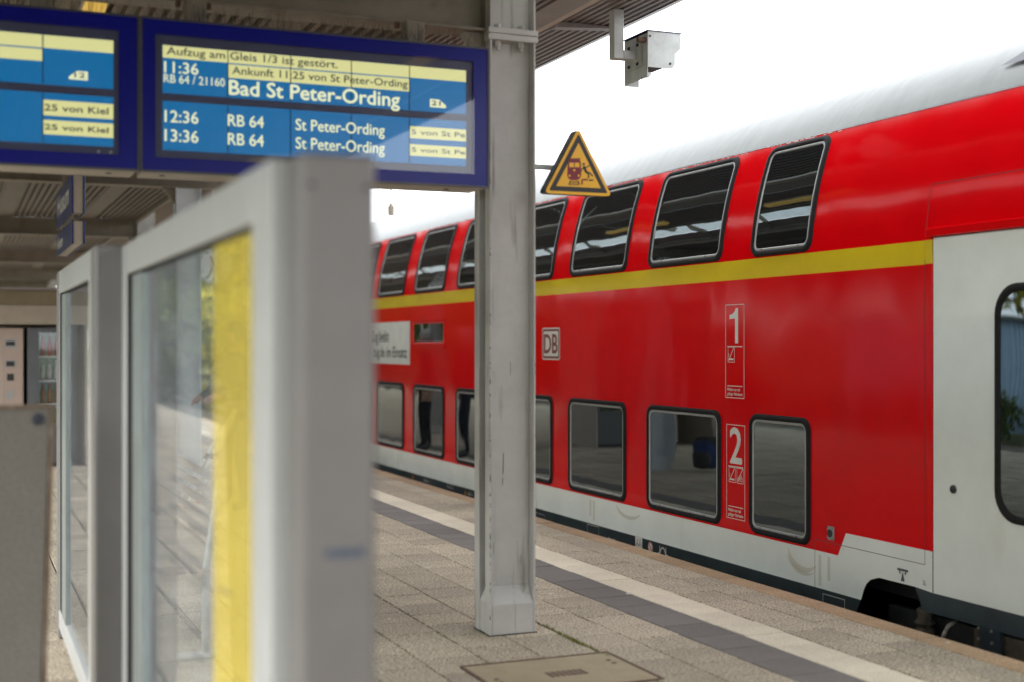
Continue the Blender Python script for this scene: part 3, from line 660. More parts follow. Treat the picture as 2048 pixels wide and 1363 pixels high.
# steel columns: two channels back to back with a gap
def column(y, label, detail, group='canopy columns', dx=0.0, top=4.05):
    G_COL = MATS['grey_column_paint'] if dx == 0 else mat('brightened_column_paint', (.60, .66, .70), .45, 0, .08, 5)  # second column: same paint in a lighter, bluish copy, brightness put into the colour
    x0, x1 = 2.656 + dx, 2.924 + dx; ya, yb = y - .118, y + .118
    t = thing('canopy_column', ((x0 + x1) / 2, y, 0), label, 'column', group)
    fl = .011
    for sgn, yt, yw in ((-1, ya, ya + .074), (1, yb, yb - .074)):
        lo, hi = min(yt, yw), max(yt, yw)
        mb = MB(); mb.box(x0, x0 + fl, lo, hi, .0, top); mb.box(x1 - fl, x1, lo, hi, .0, top); mb.box(x0 + fl, x1 - fl, yw - (.008 if sgn < 0 else 0), yw + (0 if sgn < 0 else .008), 0, top)
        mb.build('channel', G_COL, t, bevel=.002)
    MB().box(x0 + .11, x1 - .11, ya + .0745, yb - .0745, 0, top).build('gap_shade_plate', mat('gap_shade_brown', (.05, .04, .033), .8), t)  # added dark filler, paints the shade in the gap between the channels
    if detail:
        # sloping foot infill
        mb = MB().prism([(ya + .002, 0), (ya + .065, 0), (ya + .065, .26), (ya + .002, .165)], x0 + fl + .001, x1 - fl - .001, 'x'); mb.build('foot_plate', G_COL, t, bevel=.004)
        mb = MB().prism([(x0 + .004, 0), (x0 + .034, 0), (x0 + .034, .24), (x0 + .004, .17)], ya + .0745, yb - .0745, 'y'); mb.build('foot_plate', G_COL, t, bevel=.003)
        zs = on_y(1030, 83, ya).z
        mb = MB().box(x0 - .012, x1 + .012, ya - .008, ya + .065, zs, zs + .032); mb.build('splice_plate', G_COL, t, bevel=.003)
        mb = MB().box(x0 - .012, x1 + .012, ya - .008, ya + .065, zs + .035, zs + .066); mb.build('splice_plate', G_COL, t, bevel=.003)
        for xx in (x0 + .055, x1 - .075):
            b = MB(); b.cyl((xx, ya + .03, zs - .03), (xx, ya + .03, zs), .019, n=6); b.cyl((xx, ya + .03, zs - .05), (xx, ya + .03, zs - .03), .010, n=10); b.build('bolt', G_COL, t)
            b = MB(); b.cyl((xx, ya + .03, zs + .066), (xx, ya + .03, zs + .09), .019, n=6); b.build('bolt', G_COL, t)
        # haunch towards the crossbeam
        MB().prism([(x0 - .12, 3.270), (x0 - .002, 3.270), (x0 - .002, 3.13)], y - .05, y + .05, 'y').build('haunch', G_BEAM, t)
    else:
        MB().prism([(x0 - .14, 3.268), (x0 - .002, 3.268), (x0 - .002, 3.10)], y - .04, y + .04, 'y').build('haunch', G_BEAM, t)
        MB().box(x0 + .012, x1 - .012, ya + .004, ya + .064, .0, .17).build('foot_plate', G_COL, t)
    return t
labs = ['grey steel column on the paving right of the departure board, nearest of the row', 'grey steel column, colour brightened as if lit, seen through the glass left of the yellow film', 'grey steel column whose top shows just above the glass windbreak frame',
        'fourth grey steel column down the platform, behind the windbreak post', 'fifth grey steel column down the platform', 'sixth grey steel column, small and far, beside a patch of sky', 'last and farthest grey steel column of the row']
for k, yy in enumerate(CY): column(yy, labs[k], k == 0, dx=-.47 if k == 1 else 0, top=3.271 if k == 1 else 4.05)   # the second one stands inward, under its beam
# strip lamps under the left deck
M_LAMP = mat('lit_lamp_diffuser', (.5, .4, .15), .5, 0, 0, 1, emit=((1.0, .62, .12), .13))
for k, yy in enumerate([-6.9, .9, 8.5, 16.2, 24, 31.6, 39.2]):
    for j, xl in enumerate((.72 if k == 2 else -.55, 3.42)):
        if j and k > 3: continue
        ZD = 3.545 if j == 0 else ZE - .042
        if j: yy = (-4.0, 3.3, 10.6, 14.2)[k]
        t = thing('strip_lamp', (xl, yy, ZD - .1), 'yellow strip lamp showing above the left departure board' if (k == 2 and j == 0) else 'yellow strip lamp under the roof wing near the coach, mirrored in its upper windows' if j else 'long yellow strip lamp fixed along the underside of the canopy', 'lamp', 'strip lamps under the canopy')
        box('housing', M_CREAM, t, xl - .07, xl + .07, yy - .75, yy + .75, ZD - .05, ZD - .013)
        MB().prism([(xl - .06, ZD - .052), (xl - .045, ZD - .10), (xl + .045, ZD - .10), (xl + .06, ZD - .052)], yy - .74, yy + .74, 'y').build('diffuser', M_LAMP, t)

ZD = 3.545
# ================================================================== DEPARTURE BOARDS
YBD = 6.45
def bp(u, v): return on_y(u, v, YBD)
def board(x0, x1, z0, z1, inner, label):
    t = thing('departure_board', ((x0 + x1) / 2, YBD + .12, z0), label, 'display board', 'departure boards')
    box('case', M_CREAM, t, x0 + .004, x1 - .004, YBD + .03, YBD + .25, z0 - .012, z1 - .004, bevel=.006)
    ix0, ix1, iz0, iz1 = inner
    mb = MB()
    for b in ((x0, x1, z0, iz0), (x0, x1, iz1, z1), (x0, ix0, iz0, iz1), (ix1, x1, iz0, iz1)): mb.box(b[0], b[1], YBD, YBD + .028, b[2], b[3])
    mb.build('bezel', M_NAVY, t)
    tr = MB()
    e = .009
    for b in ((x0 - e, x1 + e, z1, z1 + e), (x0 - e, x1 + e, z0 - e, z0), (x0 - e, x0, z0, z1), (x1, x1 + e, z0, z1)): tr.box(b[0], b[1], YBD - .006, YBD + .03, b[2], b[3])
    tr.build('edge_trim', mat('dark_trim', (.06, .06, .075), .35, .4), t)
    box('screen_mask', M_INNER, t, ix0, ix1, YBD + .016, YBD + .026, iz0, iz1)
    return t
def lcd(t, x0, x1, z0, z1, seams):
    s = MB().box(x0, x1, YBD + .010, YBD + .015, z0, z1).build('screen', M_LCD, t)
    for xs_ in seams:
        if x0 < xs_ < x1: MB().box(xs_ - .0025, xs_ + .0025, YBD + .0072, YBD + .0098, z0, z1).build('seam', M_SEAM, s)
    return s
def ybar(s, x0, x1, z0, z1): return MB().box(x0, x1, YBD + .0075, YBD + .0095, z0, z1).build('bright_bar', M_LCDY, s)
def btext(s, body, u0, u1, za, zb, m=M_LCDT, bold=.0010):
    return text(body, m, s, (bp(u0, 0).x, YBD + .0068, za), bp(u1, 0).x - bp(u0, 0).x, zb - za, 'y-', bold=bold)
X = lambda u: bp(u, 0).x
ztop = (bp(283, 38).z + bp(976, 99).z) / 2; zbot = (bp(283, 337).z + bp(976, 375).z) / 2
zl = lambda v, u=325: bp(u, v).z
b1 = board(X(284.5), X(975), zbot, ztop, (X(311), X(947), zl(314, 311), zl(68, 311)), 'blue departure board listing Bad St Peter-Ording, beside the steel column')
seams = [X(456.5), X(582), X(703.7), X(820)]
LX0, LX1 = X(326), X(933)
s_up = lcd(b1, LX0, LX1, zl(185), zl(89), seams); s_lo = lcd(b1, LX0, LX1, zl(299), zl(201), seams)
ybar(s_up, LX0, LX1, zl(114.5), zl(89.5)); ybar(s_up, X(457), X(819), zl(155, 457), zl(128, 457) )
zz = zl(107.5); btext(s_up, 'Aufzug am Gleis 1/3 ist gestört.', 334, 676, zz, zz + .036, M_LCDB, .0006)
zz = zl(147, 457); btext(s_up, 'Ankunft 11:25 von St Peter-Ording', 465, 816, zz, zz + .036, M_LCDB, .0006)
btext(s_up, '11:36', 329, 397, zl(144), zl(122)); btext(s_up, 'RB 64 / 21160', 328, 450, zl(164), zl(147.5), bold=.0004)
btext(s_up, 'Bad St Peter-Ording', 459, 800, zl(188.5, 459), zl(160, 459), bold=.0020)
for za, zb, tm in ((243, 220, '12:36'), (281.5, 258, '13:36')):
    btext(s_lo, tm, 330, 397, zl(za), zl(zb)); btext(s_lo, 'RB 64', 456.5, 528, zl(za), zl(zb)); btext(s_lo, 'St Peter-Ording', 592, 770, zl(za), zl(zb))
for va, vb in ((276, 252), (311, 288)):
    a, b = bp(821, va).z, bp(821, vb).z; ybar(s_lo, X(821), LX1, a, b); btext(s_lo, '5 von St Pe', 824, 931, a + .02, b - .016, mat('grey_lcd_text', (.03, .09, .13), .5), .0006)
def train_icon(s, x, z, w_, flip, n1, n2):
    mb = MB(); h = w_ * .48; q = [(0, 0), (1, 0), (1, .18), (1, 1), (.42, 1), (0, .3)]
    if flip: q = [(1 - a, b) for a, b in q]
    mb.prism([(x + a * w_, z + b * h) for a, b in q], YBD + .0075, YBD + .0095, 'y'); ic = mb.build('train_icon', M_LCDT, s)
    text(n1 + n2, M_LCDB, s, (x + w_ * (.3 if not flip else .1), YBD + .0068, z + h * .25), w_ * .55, h * .55, 'y-', bold=.0008)
p0 = bp(861, 214); train_icon(s_up, p0.x, p0.z, X(893) - X(861), True, '2', '1')
MB().add([(LX0, YBD - .001, zl(314, 311)), (X(946), YBD - .001, zl(314, 311)), (X(946), YBD - .001, zl(69, 311)), (LX0 - .03, YBD - .001, zl(69, 311))], [(0, 1, 2, 3)])
MB().box(X(311) - .004, X(947) + .004, YBD - .004, YBD - .001, zl(314, 311) - .004, zl(68, 311) + .004).build('front_glass', G_BOARD, b1)
sp = MB()
for i in range(260):
    xx = random.uniform(X(290), X(970)); yy = YBD + random.uniform(.03, .22); z0 = ztop - .004
    sp.cyl((xx, yy, z0), (xx + random.gauss(0, .02), yy + random.gauss(0, .02), z0 + random.uniform(.07, .12)), .0011, .0008, 3, False)
tag(sp.build('bird_spikes', G_RUBBER, b1, fixn=False), kind='stuff')
for u_ in (402, 848):
    xx = X(u_); MB().box(xx - .05, xx + .05, YBD + .13, YBD + .22, ztop - .004, 3.270).build('hanger', G_BEAM, b1, bevel=.004)
    for dx in (-.075, .075): MB().cyl((xx + dx, YBD + .18 + .04, 3.24), (xx + dx, YBD + .22, 3.271), .014, n=6).build('bolt', M_RUST, b1)
for u_ in (330, 640, 905):
    MB().cyl((X(u_), YBD + .10, zbot - .016), (X(u_), YBD + .10, zbot - .011), .014, n=10).build('cable_gland', G_DARK, b1)
# left neighbour board
xr = X(275); xl = xr - (X(975) - X(284.5))
b2 = board(xl, xr, zbot, ztop, (xl + (X(311) - X(284.5)), xr - .085, zl(314, 311), zl(68, 311)), 'blue departure board cut by the picture edge, reading 25 von Kiel')
L1 = X(227); L0 = xl + .11; sm_ = [X(86), X(86) - .31, X(86) - .62, X(86) - .93]
u1_ = lcd(b2, L0, L1, zl(185), zl(89), sm_); l1_ = lcd(b2, L0, L1, zl(299), zl(201), sm_)
ybar(u1_, X(86.5), L1, zl(114.5), zl(89.5)); ybar(u1_, L0, X(84.5), zl(114.5), zl(89.5)); ybar(u1_, L0 + .3, X(84.5), zl(140.5), zl(117.5))
for va, vb in ((230, 199), (268, 239)):
    a, b = bp(86, va).z, bp(86, vb).z; ybar(l1_, X(86.5), L1, a, b); btext(l1_, '25 von Kiel', 89, 217, a + .022, b - .02, M_LCDB, .0010)
p0 = bp(138, 158); train_icon(u1_, p0.x, p0.z, X(176) - X(138), False, '1', '2')
MB().box(xl + .06, xr - .083, YBD - .004, YBD - .001, zl(314, 311) - .004, zl(68, 311) + .004).build('front_glass', G_BOARD, b2)
for xx in (xl + .25, xr - .42):
    MB().box(xx - .05, xx + .05, YBD + .13, YBD + .22, ztop - .004, 3.270).build('hanger', G_BEAM, b2, bevel=.004)
sp = MB()
for i in range(200):
    xx = random.uniform(xl + .05, xr - .03); yy = YBD + random.uniform(.03, .22); z0 = ztop - .004
    sp.cyl((xx, yy, z0), (xx + random.gauss(0, .02), yy + random.gauss(0, .02), z0 + random.uniform(.07, .12)), .0011, .0008, 3, False)
tag(sp.build('bird_spikes', G_RUBBER, b2, fixn=False), kind='stuff')
for dx in (-.09, -.035): MB().cyl((xr - .085 + dx, YBD + .014, zl(314, 311) + .012), (xr - .085 + dx, YBD + .010, zl(314, 311) + .012), .007, n=8).build('sensor', M_WFRAME, b2)
MB().cyl((xr - .12, YBD + .10, zbot - .016), (xr - .12, YBD + .10, zbot - .011), .014, n=10).build('cable_gland', G_DARK, b2)

# ================================================================== WARNING SIGN
YS_ = 6.53
ws = thing('warning_sign', (3.1, YS_, 2.4), 'yellow triangular warning sign of a person falling beside a train, fixed to the column', 'sign')
def tri(sx, r, y0, y1, cx, zb, hgt, wd):      # rounded triangle prism
    P = [Vector((cx - wd / 2, zb)), Vector((cx + wd / 2, zb)), Vector((cx, zb + hgt))]; cen = sum(P, Vector((0, 0))) / 3
    Q = [cen + (p - cen) * sx for p in P]; pts = []
    for i in range(3):
        a, b, c = Q[i - 1], Q[i], Q[(i + 1) % 3]
        d1, d2 = (a - b).normalized(), (c - b).normalized()
        for k in range(6):
            t = k / 5; p, q = b + d1 * r * 1.7, b + d2 * r * 1.7
            pts.append(tuple((1 - t) ** 2 * p + 2 * t * (1 - t) * b + t * t * q))
    return MB().prism(pts, y0, y1, 'y')
pb = on_y(1156, 390, YS_); pt = on_y(1156, 256, YS_)
cx, zb, hg = on_y(1157, 0, YS_).x, pb.z, pt.z - pb.z; wd = on_y(1225, 0, YS_).x - on_y(1090, 0, YS_).x
tri(1.0, .02, YS_ + .006, YS_ + .055, cx - .012, zb, hg, wd).build('back_box', G_DARK, ws)
tri(1.0, .02, YS_, YS_ + .006, cx, zb, hg, wd).build('plate', M_SYEL, ws)
tri(.87, .008, YS_ - .0012, YS_ + .001, cx, zb, hg, wd).build('black_border', M_SBLACK, ws)
tri(.66, .002, YS_ - .0024, YS_ - .0005, cx, zb, hg, wd).build('yellow_field', M_SYEL, ws)
yp = YS_ - .0034
Q = lambda u, v: (on_y(u, v, YS_).x, on_y(u, v, YS_).z)
def flat(name, pts, m, y=yp): return MB().prism([Q(*p) for p in pts], y, y + .0008, 'y').build(name, m, ws)
flat('train_symbol', [(1135, 324), (1139, 319), (1157, 319), (1161, 324), (1162, 352), (1159, 358), (1153, 361), (1143, 361), (1137, 358), (1134, 352)], M_SRED)
flat('train_symbol_window', [(1138, 326), (1147, 326), (1147, 335), (1138, 335)], M_SYEL, yp - .001); flat('train_symbol_window', [(1149, 326), (1158, 326), (1158, 335), (1149, 335)], M_SYEL, yp - .001)
for (u_, v_) in ((1138.5, 352), (1157, 352), (1148, 341)): flat('train_symbol_lamp', [(u_ + 2.2 * math.cos(a * .7), v_ + 2.2 * math.sin(a * .7)) for a in range(9)], M_SYEL, yp - .001)
def stroke(name, pts, wpx, m):
    mb = MB()
    for k, (p, q) in enumerate(zip(pts, pts[1:])):
        d = Vector((q[0] - p[0], q[1] - p[1])); n_ = Vector((-d.y, d.x)).normalized() * wpx / 2
        mb.prism([Q(p[0] - n_.x, p[1] - n_.y), Q(p[0] + n_.x, p[1] + n_.y), Q(q[0] + n_.x, q[1] + n_.y), Q(q[0] - n_.x, q[1] - n_.y)], yp - .00005 * k, yp + .0008, 'y')
    return mb.build(name, m, ws)
stroke('pantograph_symbol', [(1139, 322), (1137, 318), (1160, 318), (1157, 322)], 1.6, M_SRED)
stroke('rail_symbol', [(1141, 362), (1137, 370)], 1.8, M_SBLACK); stroke('rail_symbol', [(1155, 362), (1159, 370)], 1.8, M_SBLACK)
for v_ in (364, 367, 370): stroke('sleeper_symbol', [(1138, v_), (1158, v_)], 1.2, M_SBLACK)
stroke('platform_symbol', [(1163.5, 370), (1163.5, 360), (1175, 360)], 3.2, M_SRED); stroke('platform_symbol', [(1177, 361), (1186, 361)], 3, M_SBLACK)
flat('person_symbol_head', [(1167 + 2.6 * math.cos(a * .7), 329 + 2.6 * math.sin(a * .7)) for a in range(9)], M_SBLACK)
stroke('person_symbol', [(1167, 333), (1172, 345)], 5, M_SBLACK); stroke('person_symbol', [(1168, 335), (1162, 340), (1162, 344)], 2.2, M_SBLACK); stroke('person_symbol', [(1169, 336), (1175, 334), (1178, 331)], 2.2, M_SBLACK)
stroke('person_symbol', [(1171, 344), (1177, 349), (1176, 357)], 3, M_SBLACK); stroke('person_symbol', [(1172, 344), (1180, 347), (1185, 353)], 2.6, M_SBLACK)
za = on_y(1090, 331, 6.6).z
MB().box(2.9245, cx + .02, 6.660, 6.690, za - .014, za + .014).build('arm', G_GALV, ws, bevel=.003)
MB().box(cx - .03, cx + .03, YS_ + .0555, 6.6595, za - .03, za + .03).build('clamp', G_GALV, ws)
# ================================================================== CAMERA HOUSING
n_before = set(bpy.data.objects)
ch = thing('camera_housing', (3.81, 7.15, 3.3), 'galvanised steel box on an angled pipe hanging from the canopy edge', 'camera housing')
xpip = 3.677; ze = on_y(1240, 111, 7.15).z
mb = MB().box(xpip - .034, xpip + .034, 7.116, 7.184, ze - .028, (ZE - HC) / 1.18 + HC + .002); mb.box(xpip + .0341, 3.806, 7.118, 7.182, ze - .027, ze + .027); mb.build('pipe', G_GALV, ch, bevel=.006)
zt, zb_ = on_y(1296, 62, 7.0).z, on_y(1296, 134, 7.0).z; x0, x1 = 3.81, on_y(1362, 0, 7.0).x
hh = zt - zb_
fr = [(x0, zb_), (x1 - .06, zb_ + .0), (x1 - .04, zb_ + .025), (x1 - .04, zb_ + hh * .42), (x1, zb_ + hh * .58), (x1, zt), (x0, zt)]
MB().prism(fr, 7.0, 7.004, 'y').build('front_sheet', G_GALV, ch, bevel=.001)
MB().prism(fr, 7.296, 7.30, 'y').build('rear_sheet', G_GALV, ch)
MB().box(x0 + .0, x0 + .004, 7.0045, 7.2955, zb_ - .06, zt - .01).build('side_sheet', G_GALV, ch)
MB().box(x0 - .006, x1, 6.995, 7.305, zt + .0005, zt + .006).build('lid', mat('dark_lid', (.05, .05, .12), .4), ch)
MB().box(x0 + .01, x1 - .05, 7.03, 7.27, zb_ + .03, zt - .01).build('camera_body', G_DARK, ch)
MB().box(x0 - .014, x0 - .0005, 7.07, 7.24, ze - .075, ze + .085).build('mounting_plate', G_GALV, ch, bevel=.002)
for yy, dz in ((7.10, .06), (7.21, .06), (7.10, -.055), (7.21, -.055)): MB().cyl((x0 - .022, yy, ze + dz), (x0 - .014, yy, ze + dz), .011, n=6).build('bolt', G_DARK, ch)
MB().cyl((x0 - .05, 7.035, zt - .05), (x0, 7.035, zt - .05), .018, n=12).build('gland', M_RUST, ch)
MB().box(x0 + .0, x0 + .10, 7.2965, 7.2985, zb_ - .065, zb_ - .001).build('flap', G_GALV, ch)
MB().tube([(x0 + .03, 7.02, zb_ + .02), (x0 + .015, 7.05, zb_ - .02), (x0 + .0, 7.08, zb_ - .055)], .004, 6).build('cable', G_RUBBER, ch)
MB().cyl((x1 - .075, 6.997, zb_ + .03), (x1 - .075, 7.0, zb_ + .03), .008, n=8).build('screw', G_DARK, ch); MB().cyl((x0 + .015, 6.997, zt - .03), (x0 + .015, 7.0, zt - .03), .007, n=8).build('screw', G_DARK, ch)
K = 1.18            # the housing hangs at the far wing: place and size follow from the roof it hangs on
for o in set(bpy.data.objects) - n_before:
    if o.type == 'MESH':
        o.data.transform(Matrix.Scale(K, 4))
ch.location = (3.81 * K, 7.15 * K, HC + (3.3 - HC) * K)
# small hanging loudspeaker below the canopy edge farther on
xq = 4.35; pq = on_x(782, 420, xq)
hs = thing('loudspeaker', (xq, pq.y, pq.z), 'small pale loudspeaker hanging on a thin rod beneath the board corner', 'loudspeaker')
MB().lathe((xq, pq.y, pq.z - .06), [(.035, 0), (.038, .09), (.022, .12), (.01, .13)], 14).build('body', M_CREAM, hs)
MB().cyl((xq, pq.y, pq.z + .06), (xq, pq.y, ZE + .005), .011).build('rod', G_GALV, hs)

# ================================================================== STATION NAME SIGN
XSg = .95
def sg(u, v): return on_x(u, v, XSg)
yn, yf = sg(143, 0).y, sg(143, 0).y + 2.0
ns = thing('station_sign', (XSg, (yn + yf) / 2, 2.4), 'blue double-sided station sign reading Husum hanging under the canopy', 'sign')
zA0, zA1, zB0, zB1 = sg(143, 427).z, sg(143, 348).z, sg(143, 488).z, sg(143, 440).z
for z0, z1 in ((zA0, zA1), (zB0, zB1)):
    MB().box(XSg, XSg + .018, yn, yf, z0, z1).build('face', M_BLUE, ns, bevel=.004); MB().box(XSg + .10, XSg + .118, yn, yf, z0, z1).build('face', M_BLUE, ns, bevel=.004)
    MB().box(XSg + .0185, XSg + .0995, yn + .02, yf - .02, z0 + .01, z1 - .01).build('core', M_CREAM, ns)
text('Husum', M_SWHITE, ns, (XSg - .002, yf - .25, zA0 + .12), 1.45, .19, 'x-', bold=.012)
text('Hüsem', M_SWHITE, ns, (XSg - .002, yf - .2, zB0 + .06), .75, .10, 'x-', bold=.006)
for yy in (yn + .3, yf - .3): MB().box(XSg + .04, XSg + .075, yy - .02, yy + .02, zB1 - .05, ZD - .004).build('hanger', G_BEAM, ns)

# ================================================================== GLASS WINDBREAKS
def windbreak(x, ya, yb, px0, px1, label, film):
    H = 1.968; t = thing('glass_windbreak', (x + .05, (ya + yb) / 2, 0), label, 'windbreak', 'glass windbreaks')
    MB().box(px0, px1, ya - .115, ya + .06, 0, H).build('post', G_POST, t, bevel=.012)
    MB().box(px0, px1, yb - .14, yb - .004, 0, H - .004).build('post', G_POST, t, bevel=.012)
    fr = MB()
    fr.box(x, x + .044, ya, ya + .19, .06, H - .002); fr.box(x, x + .044, yb - .14, yb, .06, H - .002)
    fr.box(x, x + .044, ya + .1905, yb - .1405, 1.845, H - .002); fr.box(x, x + .044, ya + .1905, yb - .1405, .06, .16)
    fr.build('frame', G_ALU, t, bevel=.008)
    gk = MB(); gk.box(x + .006, x + .03, yb - .32, yb - .1405, .16, 1.845); gk.box(x + .010, x + .03, ya + .1905, ya + .205, .16, 1.845); gk.box(x + .01, x + .03, ya + .206, yb - .321, 1.834, 1.845)
    gk.build('gasket', G_RUBBER, t)
    MB().box(x + .004, x + .032, yb - .58, yb - .3205, .16, 1.833).build('inner_jamb', mat('green_grey_jamb', (.25, .29, .29), .4, .2), t)
    MB().box(x + .016, x + .024, ya + .206, yb - .581, .16, 1.833).build('pane', G_WIND, t)
    if film:
        MB().box(x + .0148, x + .0154, ya + .206, ya + .74, .162, 1.832).build('yellow_film', glass('yellow_film', (1.0, .94, .46), .30, 1.10, (.92, .80, .26)), t)
    return t
windbreak(.60, 2.74, 5.44, .637, .797, 'nearest glass windbreak with thick grey frame and a yellow film strip, out of focus', True)
windbreak(.50, 5.545, 7.62, .497, .645, 'second glass windbreak with grey frame, behind the nearest one', False)

# speckled stone panel at the left
tp = thing('stone_panel', (-.2, 4.93, 0), 'speckled grey stone panel with worn brown metal edge at the left border', 'panel')
M_TERR = mat('speckled_stone', (.155, .147, .133), .8, 0, .06, 5, .001, 120, speck=(120, (.6, .6, .58), (1.35, 1.33, 1.3)))
MB().prism([(-.72, .02), (.262, .02), (.300, 1.355), (-.72, 1.355)], 4.90, 4.955, 'y').build('slab', M_TERR, tp, bevel=.006)
MB().prism([(.2625, 0), (.276, 0), (.3145, 1.362), (.3005, 1.362)], 4.893, 4.96, 'y').build('edge_strip', mat('brown_edge_strip', (.15, .105, .07), .5, .3, .3, 12, stain=((.5, .5, .47), (20, 20, 5), .6, .9)), tp, bevel=.002)
MB().box(-.72, .2995, 4.897, 4.958, 1.3565, 1.368).build('top_strip', MATS['brown_edge_strip'], tp)
MB().box(-.72, .255, 4.90, 4.955, 0, .019).build('foot', G_DARK, tp)
pk = on_y(76, 837, 4.895)
MB().lathe((pk.x, 4.899, pk.z), [(.021, .0), (.021, -.006), (.012, -.009)], 18, 'y').build('bolt_cap', mat('blue_grey_cap', (.03, .035, .05), .4, .4), tp)

# ================================================================== KIOSK WITH VENDING MACHINES
YK = 18.0
kx1 = 1.56
ks = thing('vending_shelter', (-.5, YK + .6, 0), 'beige flat-roofed shelter above the vending machines under the canopy', 'shelter')
zk = lambda v: on_y(50, v, YK).z
box('roof_fascia', mat('brown_fascia', (.20, .155, .09), .6, 0, .15, 4), ks, -.55, kx1, YK, YK + .06, zk(611), zk(581))
box('fascia_panel', mat('beige_fascia', (.37, .32, .25), .6, 0, .15, 3, stain=((.3, .16, .03), (3, 1, 6), .68, .7)), ks, -.55, kx1, YK - .02, YK + .06, zk(649), zk(611) - .003)
box('roof', M_DECK2, ks, -.6, kx1 + .05, YK - .04, YK + 1.3, zk(581) + .003, zk(575))
box('back_wall', M_CREAM, ks, -.55, kx1, YK + 1.15, YK + 1.25, 0, zk(581)); box('side_wall', M_CREAM, ks, kx1 - .05, kx1, YK + .0605, YK + 1.149, 0, zk(581)); box('side_wall', M_CREAM, ks, -.55, -.5, YK + .0605, YK + 1.149, 0, zk(581))
def kx(u): return on_y(u, 0, YK + .05).x
zt = zk(651.5) - .03
v1 = thing('vending_machine', (.25, YK + .5, 0), 'pinkish beige vending machine with coin panel, left of the drinks machine', 'vending machine', 'vending machines')
M_PINK = mat('pinkish_beige_steel', (.42, .33, .28), .45, 0, .05, 4)
a, b = kx(-50), kx(47)
box('body', M_PINK, v1, a, b, YK + .08, YK + .9, .05, zt, bevel=.01); box('plinth', G_DARK, v1, a + .02, b - .02, YK + .12, YK + .88, 0, .049)
zq = lambda v: on_y(20, v, YK + .08).z
def vm(u0, u1, va, vb, m, nm, d=.006): return MB().box(kx(u0), kx(u1), YK + .08 - d, YK + .0795, zq(vb), zq(va)).build(nm, m, v1, bevel=.002)
box('display_frame', M_WFRAME, v1, kx(10), kx(33), YK + .075, YK + .0795, zq(694), zq(678)); MB().box(kx(12), kx(30), YK + .07, YK + .0745, zq(690), zq(682)).build('display', G_DARK, v1)
vm(11, 31, 718, 733, M_WFRAME, 'coin_slot_frame'); MB().box(kx(12.5), kx(29), YK + .068, YK + .0735, zq(731), zq(721)).build('coin_slot', G_DARK, v1)
vm(14, 28, 746, 760, G_DARK, 'card_slot'); vm(13, 27, 780, 796, M_WFRAME, 'keypad'); vm(2, 4, 664, 900, M_CREAM, 'door_edge')
v2 = thing('vending_machine', (1.15, YK + .5, 0), 'dark grey drinks machine with glass front and rows of bottles', 'vending machine', 'vending machines')
a, b = kx(55), kx(165)
M_VG = mat('dark_grey_machine', (.10, .11, .12), .4, 0, .1, 5)
mb = MB(); g0, g1 = kx(78), kx(148); zg0 = .55; zg1 = zq(665)
mb.box(a, g0, YK + .08, YK + .16, .05, zt); mb.box(g1, b, YK + .08, YK + .16, .05, zt); mb.box(g0, g1, YK + .08, YK + .16, zg1, zt); mb.box(g0, g1, YK + .08, YK + .16, .05, zg0); mb.build('door_frame', M_VG, v2)
box('cabinet', M_VG, v2, a, b, YK + .55, YK + .9, .05, zt); box('side', M_VG, v2, a, a + .03, YK + .161, YK + .549, .05, zt); box('side', M_VG, v2, b - .03, b, YK + .161, YK + .549, .05, zt); box('plinth', G_DARK, v2, a + .02, b - .02, YK + .12, YK + .88, 0, .049)
box('lining', mat('pale_green_lining', (.12, .17, .15), .4, emit=((.5, .75, .62), .02)), v2, g0, g1, YK + .53, YK + .549, zg0, zg1)
MB().box(g0, g1, YK + .11, YK + .116, zg0, zg1).build('glass_front', G_BOARD, v2)
for k, v_ in enumerate((711, 760, 808, 856)):
    z0 = zq(v_); box('shelf', M_SWHITE, v2, g0 + .002, g1 - .002, YK + .2, YK + .528, z0 - .02, z0)
    if z0 < zg0 + .05: pass
    col = [(.35, .03, .03), (.5, .5, .48), (.28, .13, .03), (.2, .3, .1)][k]; mm = mat('bottle_%d' % k, col, .25)
    x_ = g0 + .06
    while x_ < g1 - .04:
        bt = MB().lathe((x_, YK + .3, z0 + .001), [(.030, 0), (.032, .02), (.032, .15), (.014, .20), (.013, .235)], 10).build('bottle', mm, v2, smooth=True); 
        MB().lathe((x_, YK + .3, z0 + .237), [(.015, 0), (.015, .02)], 8).build('cap', M_SWHITE if k % 2 else mat('cap_red', (.5, .03, .03)), bt)
        x_ += .085

# ================================================================== THINGS BEHIND THE GLASS
# hanging station clock
xc = 3.5; pc = on_x(427, 531, xc)
ck = thing('station_clock', (xc, pc.y, pc.z), 'round white station clock seen through the windbreak glass', 'clock')
rc = .245 * pc.y / 18.8
MB().lathe(pc, [(rc, .05), (rc * 1.04, .03), (rc * 1.04, -.05), (rc * .98, -.05)], 40, 'y').build('case', G_GALV, ck)
MB().lathe((pc.x, pc.y - .052, pc.z), [(rc * .975, .0), (rc * .975, -.004)], 40, 'y').build('face', M_SWHITE, ck)
for k in range(12):
    a = 6.283 * k / 12; r0, r1 = rc * .76, rc * .93; mb = MB(); mb.cyl((pc.x + r0 * math.sin(a), pc.y - .058, pc.z + r0 * math.cos(a)), (pc.x + r1 * math.sin(a), pc.y - .058, pc.z + r1 * math.cos(a)), .011, n=5); mb.build('hour_mark', M_SBLACK, ck)
for a, l_, r_ in ((R(340), .5, .014), (R(205), .78, .010)): MB().cyl((pc.x, pc.y - .064, pc.z), (pc.x + rc * l_ * math.sin(a), pc.y - .064, pc.z + rc * l_ * math.cos(a)), r_, n=6).build('hand', M_SBLACK, ck)
